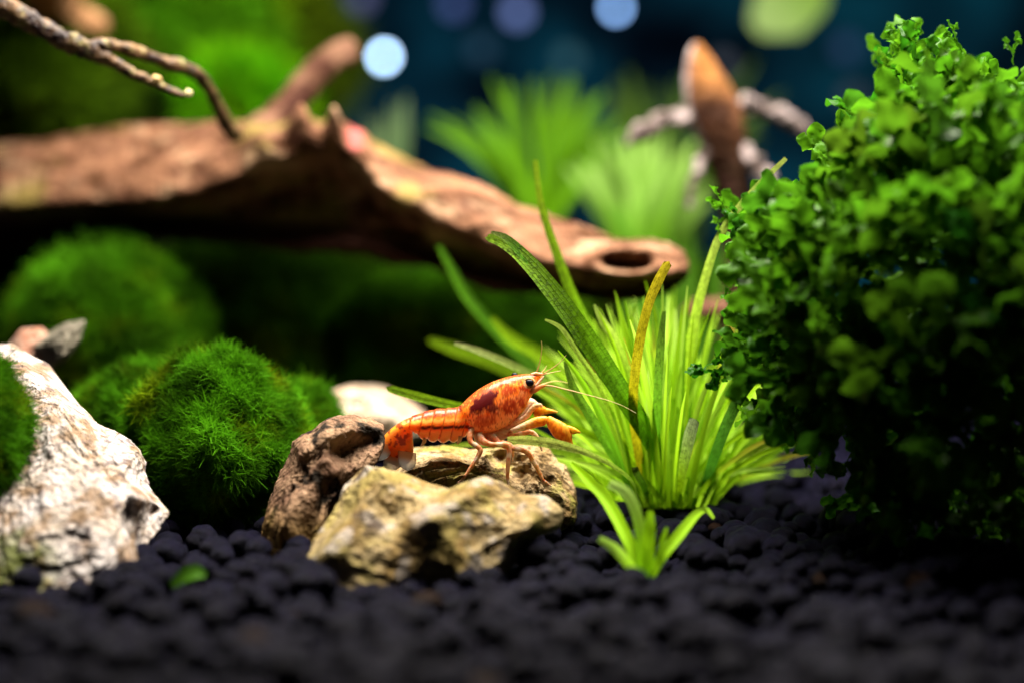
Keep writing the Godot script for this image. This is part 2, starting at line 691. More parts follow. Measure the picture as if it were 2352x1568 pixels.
func stones() -> void:
	# pale slab at the left
	stone("large pale cream slab leaning back beside the round moss ball",
		[[-40, 800], [25, 785], [75, 815], [110, 830], [150, 885], [175, 920], [222, 972], [300, 1010], [333, 1060], [350, 1120], [395, 1178], [345, 1235], [322, 1260], [318, 1320], [250, 1400], [150, 1410], [-60, 1400], [-120, 1100]],
		0.390, 0.012, 0.010, 1.15, 4.3, 84, 10, 0.8,
		[[60, 850, 200, 985, 40, 0.0018], [325, 1100, 310, 1300, 22, 0.003], [368, 1190, 345, 1280, 30, -0.022], [333, 1140, 318, 1300, 12, 0.004], [90, 960, 280, 1060, 60, 0.001]],
		func(dir, p, w):
			var k := n1.get_noise_3dv(p * 1.1 + Vector3(3, 1, 0))
			var f := n2.get_noise_3dv(p * 6.0)
			var c := mix3(Color(0.45, 0.39, 0.33), Color(0.52, 0.50, 0.50), 0.5 + k * 1.5)
			c = mix3(c, Color(0.22, 0.135, 0.065), smoothstep(-0.02, 0.32, n1.get_noise_3dv(p * 1.7 + Vector3(9, 2, 4)) + 0.35 * f) * 0.8)
			c = mix3(c, Color(0.12, 0.095, 0.10), smoothstep(0.16, 0.42, n2.get_noise_3dv(p * 3.5 + Vector3(1, 7, 4)) + 0.3 * f) * 0.8)
			c = mix3(c, Color(0.10, 0.13, 0.015), smoothstep(0.75, 0.3, p.y + 0.5 * n1.get_noise_3dv(p * 2.0)) * smoothstep(0.5, -0.4, p.x) * smoothstep(0.3, -0.1, n2.get_noise_3dv(p * 1.6 + Vector3(5, 5, 5)) - 0.12) * 0.9)
			return c)
	# brown stone left of the crayfish
	stone("brown upright stone with dark broken top behind the crayfish tail",
		[[598, 1268], [602, 1210], [618, 1150], [640, 1085], [665, 1042], [672, 1012], [720, 985], [752, 962], [815, 946], [845, 958], [880, 975], [885, 1020], [868, 1060], [800, 1120], [760, 1200], [730, 1330], [650, 1350], [600, 1320]],
		0.392, 0.008, 0.012, 0.45, 7.9, 64, 9, 0.9,
		[[700, 1030, 830, 965, 26, 0.002], [790, 1040, 850, 1010, 22, -0.004], [750, 1120, 700, 1230, 16, -0.003], [680, 1040, 640, 1200, 34, 0.002]],
		func(dir, p, w):
			var k := n1.get_noise_3dv(p * 1.6 + Vector3(3, 1, 0))
			var f := n2.get_noise_3dv(p * 7.0)
			var c := mix3(Color(0.17, 0.10, 0.066), Color(0.29, 0.19, 0.12), 0.5 + k * 1.4 + 0.3 * f)
			c = mix3(c, Color(0.55, 0.50, 0.40), smoothstep(2.45, 2.85, p.y + 0.6 * k))
			c = mix3(c, Color(0.02, 0.017, 0.014), smoothstep(0.10, 0.34, n1.get_noise_3dv(p * 1.3 + Vector3(2, 8, 1)) + 0.2 * f + 0.16 * smoothstep(0.2, 0.8, p.x)))
			c = mix3(c, Color(0.30, 0.20, 0.05), smoothstep(0.9, 0.3, p.y) * 0.6)
			return c)
	# stone under the crayfish
	stone("tan pitted stone that the crayfish stands on",
		[[855, 1085], [900, 1052], [950, 1028], [1020, 1020], [1080, 1032], [1140, 1030], [1205, 1012], [1262, 1030], [1300, 1070], [1322, 1120], [1326, 1190], [1300, 1215], [1275, 1250], [1150, 1320], [980, 1320], [870, 1260]],
		0.408, 0.0105, 0.016, 0.25, 2.2, 72, 8, 1.1,
		[[960, 1050, 1060, 1080, 40, 0.003], [1150, 1055, 1190, 1085, 30, -0.005], [1100, 1085, 1050, 1110, 24, -0.002], [1280, 1090, 1300, 1190, 26, 0.002]],
		func(dir, p, w):
			var k := n1.get_noise_3dv(p * 1.6 + Vector3(1, 4, 0))
			var f := n2.get_noise_3dv(p * 7.0)
			var c := mix3(Color(0.26, 0.17, 0.07), Color(0.42, 0.32, 0.18), 0.5 + k * 1.6 + 0.5 * f)
			c = mix3(c, Color(0.56, 0.40, 0.32), smoothstep(0.1, 0.5, n2.get_noise_3dv(p * 1.4)) * smoothstep(0.4, -0.6, p.x))
			c = mix3(c, Color(0.30, 0.30, 0.06), smoothstep(0.05, 0.4, n1.get_noise_3dv(p * 1.5 + Vector3(5, 8, 1)) + 0.15 * f) * 0.7)
			c = mix3(c, Color(0.07, 0.045, 0.02), smoothstep(0.2, 0.42, n2.get_noise_3dv(p * 2.2 + Vector3(7, 3, 1)) + 0.25 * f + 0.12 * smoothstep(1.2, 1.8, p.x)) * 0.9)
			return c)
	# front stone
	stone("olive and grey ridged stone half sunk in black granules before the crayfish",
		[[676, 1320], [712, 1262], [742, 1205], [772, 1150], [788, 1110], [838, 1066], [880, 1074], [935, 1086], [985, 1108], [1030, 1122], [1068, 1106], [1112, 1092], [1150, 1106], [1196, 1136], [1248, 1136], [1290, 1172], [1284, 1215], [1235, 1235], [1205, 1290], [1120, 1390], [940, 1430], [760, 1420], [680, 1370]],
		0.3755, 0.0085, 0.010, 0.95, 5.6, 80, 7, 0.6,
		[[850, 1080, 760, 1260, 50, 0.0045], [1110, 1110, 960, 1200, 30, 0.0040], [985, 1130, 915, 1190, 30, -0.002], [1180, 1150, 1130, 1260, 30, -0.0018], [1225, 1150, 1200, 1250, 26, 0.003], [1060, 1160, 1000, 1260, 60, 0.003]],
		func(dir, p, w):
			var k := n1.get_noise_3dv(p * 1.1 + Vector3(6, 4, 0))
			var f := n2.get_noise_3dv(p * 6.0)
			var c := mix3(Color(0.24, 0.165, 0.06), Color(0.36, 0.29, 0.155), 0.5 + k * 1.6 + 0.35 * f)
			c = mix3(c, Color(0.29, 0.245, 0.075), smoothstep(0.0, 0.35, n1.get_noise_3dv(p * 1.0 + Vector3(2, 2, 6)) + 0.1 * f + 0.18 * smoothstep(-0.6, -1.6, p.x)) * 0.75)
			c = mix3(c, Color(0.37, 0.34, 0.31), smoothstep(0.15, 0.4, n2.get_noise_3dv(p * 1.3 + Vector3(4, 6, 3))) * 0.8)
			c = mix3(c, Color(0.075, 0.055, 0.04), smoothstep(0.22, 0.5, n2.get_noise_3dv(p * 1.5 + Vector3(3, 3, 1)) + 0.2 * f) * 0.9)
			return c)
	stone("small yellowish chip at the foot of the brown stone",
		[[604, 1285], [625, 1272], [655, 1270], [678, 1282], [672, 1305], [640, 1312], [608, 1308]], 0.388, 0.003, 0.003, 0.3, 8.8, 24, 6, 1.4, [],
		func(dir, p, w): return mix3(Color(0.5, 0.34, 0.14), Color(0.68, 0.55, 0.36), 0.5 + 2.0 * n1.get_noise_3dv(p * 6.0)))
	stone("low pale stone far behind the moss ball and the crayfish",
		[[690, 990], [700, 930], [745, 902], [800, 886], [860, 882], [920, 902], [975, 945], [1010, 1000], [850, 1030]], 0.475, 0.012, 0.014, 0.6, 3.1, 40, 6, 0.7, [],
		func(dir, p, w): return mix3(Color(0.50, 0.36, 0.26), Color(0.62, 0.54, 0.42), 0.5 + 1.6 * n1.get_noise_3dv(p * 1.5)))
	stone("grey wedge of stone behind the top of the pale slab",
		[[70, 800], [105, 765], [150, 742], [195, 735], [185, 780], [150, 830], [120, 850]], 0.445, 0.006, 0.006, 0.3, 6.1, 28, 6, 0.8, [],
		func(dir, p, w): return mix3(Color(0.16, 0.15, 0.12), Color(0.30, 0.28, 0.22), 0.5 + 1.6 * n1.get_noise_3dv(p * 2.5)))
	stone("pinkish tipped stone standing behind the upper corner of the pale slab",
		[[20, 790], [45, 758], [95, 755], [115, 775], [112, 900], [100, 1150], [-30, 1150], [-10, 900]], 0.45, 0.006, 0.007, 0.3, 9.4, 30, 6, 0.8, [],
		func(dir, p, w): return mix3(Color(0.45, 0.22, 0.15), Color(0.6, 0.42, 0.33), 0.5 + 1.6 * n1.get_noise_3dv(p * 2.5)))
	stone("tall dark boulder under the moss cushions behind the log",
		[[-260, 330], [-120, 120], [150, 80], [420, 20], [560, 60], [640, 240], [740, 480], [830, 980], [300, 1020], [-320, 1000]], 0.665, 0.02, 0.04, 0.4, 12.6, 36, 8, 0.8, [],
		func(dir, p, w): return mix3(Color(0.02, 0.022, 0.012), Color(0.05, 0.05, 0.03), 0.5 + 1.6 * n1.get_noise_3dv(p * 1.0)))
	stone("small reddish brown stone beneath the hollow end of the log",
		[[1560, 720], [1590, 690], [1660, 685], [1730, 695], [1745, 730], [1650, 745]], 0.50, 0.006, 0.008, 0.3, 3.9, 24, 6, 0.8, [],
		func(dir, p, w): return mix3(Color(0.12, 0.05, 0.03), Color(0.18, 0.10, 0.07), 0.5 + 1.6 * n1.get_noise_3dv(p * 2.5)))

# ------------------------------------------------------------------ moss
func tuft_mesh(salt: int, strands: int, leaflets: bool) -> ArrayMesh:
	var b := builder()
	var r := RandomNumberGenerator.new()
	r.seed = salt
	for s in strands:
		var az := r.randf() * TAU
		var spread := r.randf_range(0.2, 1.3)
		var dir := Vector3(cos(az) * spread, 1, sin(az) * spread).normalized()
		var bend := Vector3(r.randf_range(-1.0, 1.0), r.randf_range(-0.6, 0.5), r.randf_range(-1.0, 1.0))
		var len := r.randf_range(0.65, 1.15)
		var root := Vector3(r.randf_range(-0.25, 0.25), 0, r.randf_range(-0.25, 0.25))
		var face := Vector3(r.randf_range(-1, 1), r.randf_range(-0.3, 0.3), r.randf_range(-1, 1)).normalized()
		var p := PackedVector3Array()
		var cc := PackedColorArray()
		var uv := PackedVector2Array()
		var tone := r.randf_range(0.7, 1.3)
		for k in 5:
			var t := k / 4.0
			var q := root + dir * len * t + bend * t * t * 0.55
			var side := face.cross(dir).normalized() * 0.05 * (1.0 - t * 0.85)
			p.append(q - side)
			p.append(q + side)
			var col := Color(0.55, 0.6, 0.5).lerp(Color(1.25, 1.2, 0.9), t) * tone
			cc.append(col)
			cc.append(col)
			uv.append(Vector2(0, t))
			uv.append(Vector2(1, t))
		b.grid(p, cc, uv, 5, 1, false)
	return b.mesh()

func moss(label: String, cx: float, cy: float, rx: float, ry: float, d: float, depth: float, count: int, frond: float, green: Color, salt: float, lumps := 0.16) -> void:
	var mid := P(cx, cy, d)
	var o := thing("moss_mound", label, "moss", Vector3(mid.x, 0, mid.z), "mounds of green moss")
	var R := Vector3(rx / FPX * d, ry / FPX * d, depth)
	var surf := func(dir: Vector3) -> Vector3:
		var k := 1.0 + lumps * 1.6 * n1.get_noise_3dv(dir * 0.9 + Vector3.ONE * salt) + lumps * 0.6 * n2.get_noise_3dv(dir * 2.6 + Vector3.ONE * salt)
		return mid + (Vector3.RIGHT * dir.x * R.x + upv * dir.y * R.y - fwd * dir.z * R.z) * k
	var b := builder(o.position)
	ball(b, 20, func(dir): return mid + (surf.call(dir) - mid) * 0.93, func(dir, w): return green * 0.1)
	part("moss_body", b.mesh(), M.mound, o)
	var lots := [[], [], []]
	var tint := [[], [], []]
	for i in count:
		var dir := Vector3(rng.randfn(), rng.randfn(), rng.randfn()).normalized()
		if dir.z < -0.35:
			dir.z = -dir.z
		if dir.y < -0.75:
			continue
		var w: Vector3 = surf.call(dir)
		var e1 := (dir + Vector3(0.02, 0.01, 0)).normalized()
		var n := (Vector3.RIGHT * dir.x / R.x + upv * dir.y / R.y - fwd * dir.z / R.z).normalized()
		n = (n + 0.6 * Vector3(rng.randf_range(-1, 1), rng.randf_range(-0.6, 1.0), rng.randf_range(-1, 1))).normalized()
		var x := n.cross(Vector3(rng.randf_range(-1, 1), rng.randf_range(-1, 1), rng.randf_range(-1, 1))).normalized()
		var basis_ := Basis(x, n, x.cross(n)).scaled(Vector3.ONE) * Basis.from_scale(Vector3.ONE * frond * rng.randf_range(0.65, 1.35))
		var k := rng.randi() % 3
		lots[k].append(Transform3D(basis_, w - o.position))
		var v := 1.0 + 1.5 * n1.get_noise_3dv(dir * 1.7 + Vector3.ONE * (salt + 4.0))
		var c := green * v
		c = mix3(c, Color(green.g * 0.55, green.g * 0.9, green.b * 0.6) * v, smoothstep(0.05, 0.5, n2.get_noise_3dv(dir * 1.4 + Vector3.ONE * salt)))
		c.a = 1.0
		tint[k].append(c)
	for k in 3:
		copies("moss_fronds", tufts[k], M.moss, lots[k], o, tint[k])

var tufts := []

func mosses() -> void:
	for k in 3:
		tufts.append(tuft_mesh(60 + k, 7, false))
	var g := Color(0.038, 0.135, 0.003)
	moss("bright green round moss ball between the pale slab and brown stone", 500, 1030, 176, 200, 0.418, 0.015, 8500, 0.0019, g * 1.35, 1.5, 0.26)
	moss("lower green moss hump just behind the round moss ball", 330, 965, 150, 110, 0.436, 0.012, 3500, 0.0022, g, 3.5)
	moss("flat green moss edge between the round moss ball and the low pale stone", 690, 1000, 85, 110, 0.44, 0.010, 2200, 0.0022, g, 9.5)
	moss("wide dome of moss under the thick end of the log", 250, 760, 205, 170, 0.50, 0.022, 7000, 0.0028, g * 0.85, 5.5)
	moss("green moss tuft cut by the picture's side, over the pale slab", -35, 1010, 88, 165, 0.385, 0.011, 3500, 0.0020, g, 7.5)
	moss("moss bank coloured as shaded under the slope of the log", 1060, 800, 280, 185, 0.512, 0.013, 4500, 0.003, g * 0.6, 11.5)  # shadow of the log put into the moss green
	moss("moss bank with painted shade under the left end of the log", 20, 640, 260, 170, 0.548, 0.012, 2500, 0.003, g * 0.3, 14.5)  # added filler; darkness under the log end is in its colour
	moss("moss bank painted dark as log shade between the dome and the shaded bank", 660, 740, 320, 230, 0.545, 0.014, 4500, 0.003, g * 0.22, 12.5)  # stands for the black shade below the log, painted as green
	moss("dim moss hill carrying the far grass behind the log", 1330, 800, 480, 225, 0.605, 0.04, 3500, 0.004, g * 0.45, 21.5)
	# mossy slope behind the log
	moss("dark olive moss cushion behind the twig's two thin ends", 110, 190, 190, 170, 0.58, 0.03, 2600, 0.0062, Color(0.034, 0.075, 0.002), 13.5, 0.34)
	moss("bright moss cushion above the forked twig", 420, 80, 200, 150, 0.62, 0.03, 2600, 0.0062, g * 1.5, 15.5, 0.34)
	moss("vivid green moss cushion behind the bend of the twig", 555, 250, 105, 105, 0.59, 0.02, 1500, 0.0056, Color(0.055, 0.25, 0.002), 16.5, 0.34)
	moss("olive moss cushion behind the log's branch stub", 660, 150, 118, 165, 0.66, 0.03, 2200, 0.0064, Color(0.055, 0.095, 0.004), 17.5, 0.34)
	moss("dim moss cushion right above the thick end of the log", 330, 300, 170, 110, 0.61, 0.03, 3000, 0.0034, Color(0.013, 0.036, 0.003), 18.5)

# ------------------------------------------------------------------ wood
func wood_color(w: Vector3, dark: Color, pale_grain: Color, streak: Vector3) -> Color:  # dark and pale wood tones mixed by grain noise
	var k := n1.get_noise_3dv(w * streak)
	var f := n2.get_noise_3dv(w * streak * 3.2)
	var c := mix3(dark, pale_grain, 0.5 + 1.5 * k + 0.9 * f)
	return c

func driftwood() -> void:
	var base := P(700, 560, 0.49)
	base.y = 0.0
	var o := thing("driftwood_log", "long reddish brown driftwood log with branch stub and hollow end", "driftwood", base)
	var st := [
		[-260, 340, -260, 570, 0.54, 0.020, 0.62], [-120, 330, -120, 566, 0.535, 0.020, 0.65], [20, 318, 10, 560, 0.53, 0.021, 0.66], [170, 298, 160, 552, 0.525, 0.022, 0.68], [350, 288, 330, 548, 0.515, 0.022, 0.68],
		[500, 284, 480, 556, 0.508, 0.022, 0.55], [620, 286, 600, 570, 0.50, 0.021, 0.32], [740, 286, 720, 574, 0.495, 0.019, 0.22], [820, 304, 800, 574, 0.49, 0.017, 0.22],
		[885, 356, 860, 584, 0.487, 0.016, 0.36], [980, 392, 940, 604, 0.485, 0.015, 0.46], [1100, 432, 1040, 632, 0.48, 0.014, 0.52], [1230, 484, 1160, 662, 0.475, 0.013, 0.56],
		[1360, 530, 1290, 676, 0.468, 0.0125, 0.60], [1460, 556, 1410, 682, 0.462, 0.0115, 0.62], [1540, 574, 1510, 674, 0.458, 0.009, 0.60], [1576, 594, 1568, 650, 0.457, 0.005, 0.55], [1584, 618, 1582, 632, 0.457, 0.0008, 0.5]]
	var b := builder(base)
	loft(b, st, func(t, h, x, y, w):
		var c := wood_color(w, Color(0.034, 0.013, 0.007), Color(0.165, 0.082, 0.047), Vector3(26, 150, 150))
		c = mix3(c, Color(0.30, 0.19, 0.115), smoothstep(0.18, 0.5, n2.get_noise_3dv(w * Vector3(60, 120, 120) + Vector3(4, 0, 0))) * 0.7)
		c = mix3(c, Color(0.17, 0.14, 0.035), smoothstep(0.18, 0.45, n1.get_noise_3dv(w * Vector3(50, 50, 50) + Vector3(9, 3, 0))) * 0.55)
		c = mix3(c, Color(0.035, 0.012, 0.008), smoothstep(0.6, 0.9, h))  # shade on the underside painted into the wood colour
		c = mix3(c, Color(0.30, 0.075, 0.07), smoothstep(30.0, 8.0, Vector2(x, y).distance_to(Vector2(815, 315))))
		var e := Vector2((x - 1440.0) / 58.0, (y - 602.0) / 20.0).length()
		c = mix3(c, Color(0.05, 0.02, 0.012), smoothstep(1.1, 0.7, e))
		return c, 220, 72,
		func(w, t, h, zf, x, y, s):
			var out: float = 0.0022 * n1.get_noise_3dv(w * Vector3(22, 60, 60)) + 0.0012 * n2.get_noise_3dv(w * Vector3(36, 190, 190))
			var q: Vector3 = w
			if zf > 0.0:
				var lip: float = s[6]
				var under := smoothstep(lip - 0.04, lip + 0.2, h)
				q += fwd * s[5] * zf * under * 0.75 * smoothstep(1.0, 0.86, h)
			var mid: Vector3 = P((s[0] + s[2]) * 0.5, (s[1] + s[3]) * 0.5, s[4])
			var dir: Vector3 = (q - mid).normalized()
			q += dir * out * smoothstep(0.0, 0.03, t) * smoothstep(1.0, 0.97, t)
			if zf > -0.1:
				var e := Vector2((x - 1440.0) / 56.0, (y - 602.0) / 20.0).length()
				q -= (dir * 0.010 - upv * 0.0) * smoothstep(1.15, 0.75, e)
				q += dir * 0.0012 * exp(-pow((e - 1.35) / 0.3, 2.0))
				for nk in [[690, 312, 26.0, 0.004], [765, 318, 22.0, 0.004], [590, 345, 30.0, 0.002]]:
					var ee: float = Vector2(x - nk[0], y - nk[1]).length() / nk[2]
					q += (dir + upv) * nk[3] * exp(-ee * ee)
			return q)
	part("trunk", b.mesh(), M.wood, o)
	var bb := builder(base)
	tube(bb, [P(585, 330, 0.497), P(640, 268, 0.503), P(705, 192, 0.508), P(755, 142, 0.511), P(812, 112, 0.514)],
		[0.0046, 0.0031, 0.0028, 0.0029, 0.0025], func(t, a, w): return wood_color(w, Color(0.035, 0.015, 0.009), Color(0.125, 0.066, 0.042), Vector3(60, 60, 90)), 48, 24, 0.22, 140.0)
	part("branch_stub", bb.mesh(), M.wood, o)
	# piece of wood at the upper left, behind the twig; thick limb out of view added to shade the log
	var p2 := P(150, 60, 0.56)
	var o2 := thing("driftwood_chunk", "blurred brown driftwood end above the twig with an added unseen limb shading the log", "driftwood", p2)
	var b2 := builder(p2)
	tube(b2, [P(-560, -420, 0.46), P(-240, -370, 0.475), P(60, -250, 0.50), P(100, -60, 0.54), P(140, 25, 0.554), P(190, 52, 0.557), P(245, 75, 0.557)], [0.024, 0.027, 0.017, 0.0065, 0.0046, 0.0040, 0.0022],
		func(t, a, w): return wood_color(w, Color(0.15, 0.07, 0.03), Color(0.33, 0.18, 0.09), Vector3(50, 90, 90)), 36, 20, 0.25, 120.0)
	part("wood_body", b2.mesh(), M.wood, o2)

func twig() -> void:
	var base := P(200, 100, 0.428)
	var o := thing("twig", "thin dark forked twig running down to the log", "twig", base)
	var tc := func(t, a, w):
		var c := wood_color(w, Color(0.014, 0.007, 0.005), Color(0.13, 0.072, 0.033), Vector3(160, 260, 260))
		return mix3(c, Color(0.22, 0.20, 0.06), smoothstep(0.2, 0.5, n2.get_noise_3dv(w * 300.0)) * 0.6)
	var px := 0.43 / FPX
	var b := builder(base)
	tube(b, [P(-60, -10, 0.425), P(10, 18, 0.426), P(60, 46, 0.427), P(120, 78, 0.428), P(170, 100, 0.429), P(215, 122, 0.430), P(262, 146, 0.431), P(310, 172, 0.431), P(352, 188, 0.431), P(385, 205, 0.432), P(425, 220, 0.432)],
		[28 * px, 26 * px, 24 * px, 22 * px, 24 * px, 20 * px, 15 * px, 12 * px, 11 * px, 8 * px, 7 * px], tc, 110, 16, 0.5, 330.0)
	part("main_stem", b.mesh(), M.twig, o)
	var b3 := builder(base)
	tube(b3, [P(188, 112, 0.4295), P(225, 102, 0.430), P(290, 112, 0.433), P(360, 136, 0.438), P(438, 162, 0.443), P(470, 190, 0.447), P(498, 240, 0.455), P(520, 285, 0.463), P(540, 312, 0.470)],
		[12 * px, 14 * px, 15 * px, 15 * px, 17 * px, 14 * px, 15 * px, 18 * px, 22 * px], tc, 90, 16, 0.45, 300.0)
	part("side_stem", b3.mesh(), M.twig, o)
	for q in [[358, 185, 13.0], [432, 214, 9.0], [160, 118, 9.0], [300, 160, 8.0]]:
		var bk := builder(base)
		var m := P(q[0], q[1], 0.431)
		ball(bk, 6, func(d): return m + d * q[2] * px * (1.0 + 0.3 * n1.get_noise_3dv(d * 1.5)), func(d, w): return Color(0.36, 0.24, 0.10) if q[0] != 432 else Color(0.6, 0.5, 0.26))
		part("bud", bk.mesh(), M.twig, o)

func driftwood_stump() -> void:
	var base := P(1650, 480, 0.515)
	base.y = 0.0
	var o := thing("driftwood_stump", "upright pointed brown driftwood with pale crooked side branches", "driftwood", base)
	var b := builder(base)
	loft(b, [[1594, 98, 1606, 98, 0.505, 0.0006, 0.5], [1580, 122, 1634, 128, 0.506, 0.0022, 0.5], [1570, 172, 1664, 176, 0.507, 0.0036, 0.5], [1572, 228, 1692, 226, 0.508, 0.0048, 0.5], [1588, 290, 1712, 280, 0.510, 0.0056, 0.5],
		[1610, 350, 1716, 344, 0.512, 0.0055, 0.5], [1640, 420, 1728, 420, 0.514, 0.005, 0.5], [1658, 500, 1740, 500, 0.516, 0.005, 0.5], [1660, 640, 1760, 640, 0.518, 0.006, 0.5], [1640, 860, 1780, 860, 0.52, 0.007, 0.5]],
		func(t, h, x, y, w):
			var c := wood_color(w, Color(0.045, 0.02, 0.012), Color(0.16, 0.07, 0.035), Vector3(120, 35, 120))
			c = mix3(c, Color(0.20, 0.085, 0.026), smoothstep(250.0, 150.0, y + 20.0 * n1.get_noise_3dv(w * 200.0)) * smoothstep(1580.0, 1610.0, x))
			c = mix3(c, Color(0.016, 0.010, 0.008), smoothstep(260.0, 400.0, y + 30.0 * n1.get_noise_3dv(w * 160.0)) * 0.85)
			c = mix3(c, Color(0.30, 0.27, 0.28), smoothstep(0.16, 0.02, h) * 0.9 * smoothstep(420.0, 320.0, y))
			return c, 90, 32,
		func(w, t, h, zf, x, y, s): return w + Vector3(0.0007, 0, 0.0007) * n1.get_noise_3dv(w * Vector3(150, 40, 150)))
	part("trunk", b.mesh(), M.wood, o)
	var pale := func(t, a, w):
		return mix3(Color(0.045, 0.032, 0.028), Color(0.22, 0.18, 0.175), 0.55 + 2.2 * n1.get_noise_3dv(w * 160.0))
	var arms := [
		[[P(1590, 265, 0.508), P(1545, 272, 0.507), P(1500, 290, 0.505), P(1460, 312, 0.503), P(1436, 335, 0.502)], [0.0020, 0.0019, 0.0016, 0.0014, 0.0008]],
		[[P(1700, 235, 0.510), P(1745, 248, 0.511), P(1800, 270, 0.512), P(1850, 298, 0.513), P(1885, 345, 0.515)], [0.0020, 0.0017, 0.0015, 0.0012, 0.0008]],
		[[P(1705, 340, 0.511), P(1735, 375, 0.508), P(1765, 410, 0.505), P(1785, 450, 0.503)], [0.0014, 0.0015, 0.0013, 0.0010]],
		[[P(1622, 345, 0.509), P(1604, 385, 0.506), P(1590, 430, 0.504), P(1585, 480, 0.503)], [0.0013, 0.0010, 0.0008, 0.0006]]]
	for a in arms:
		var ba := builder(base)
		tube(ba, a[0], a[1], pale, 44, 16, 1.1, 230.0)
		part("side_branch", ba.mesh(), M.wood, o)

# ------------------------------------------------------------------ plants
func px_m(px: float, d: float) -> float:
	return px / FPX * d

func one_blade(parent: Node3D, line: Array, w: Array, base: Color, tip: Color, m: Material, fold := 0.25, ragged := 0.0, face := Vector3.ZERO, called := "blade", slim := 1.0) -> void:
	var pts := []
	var widths := []
	for q in line:
		pts.append(P(q[0], q[1], q[2]))
	for k in w:
		widths.append(px_m(k * 0.5 * slim, line[0][2]))
	var f := face if face != Vector3.ZERO else -fwd + Vector3(rng.randf_range(-0.35, 0.35), 0.15, 0)
	var b := builder(parent.position)
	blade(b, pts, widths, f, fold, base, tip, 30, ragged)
	part(called, b.mesh(), m, parent)

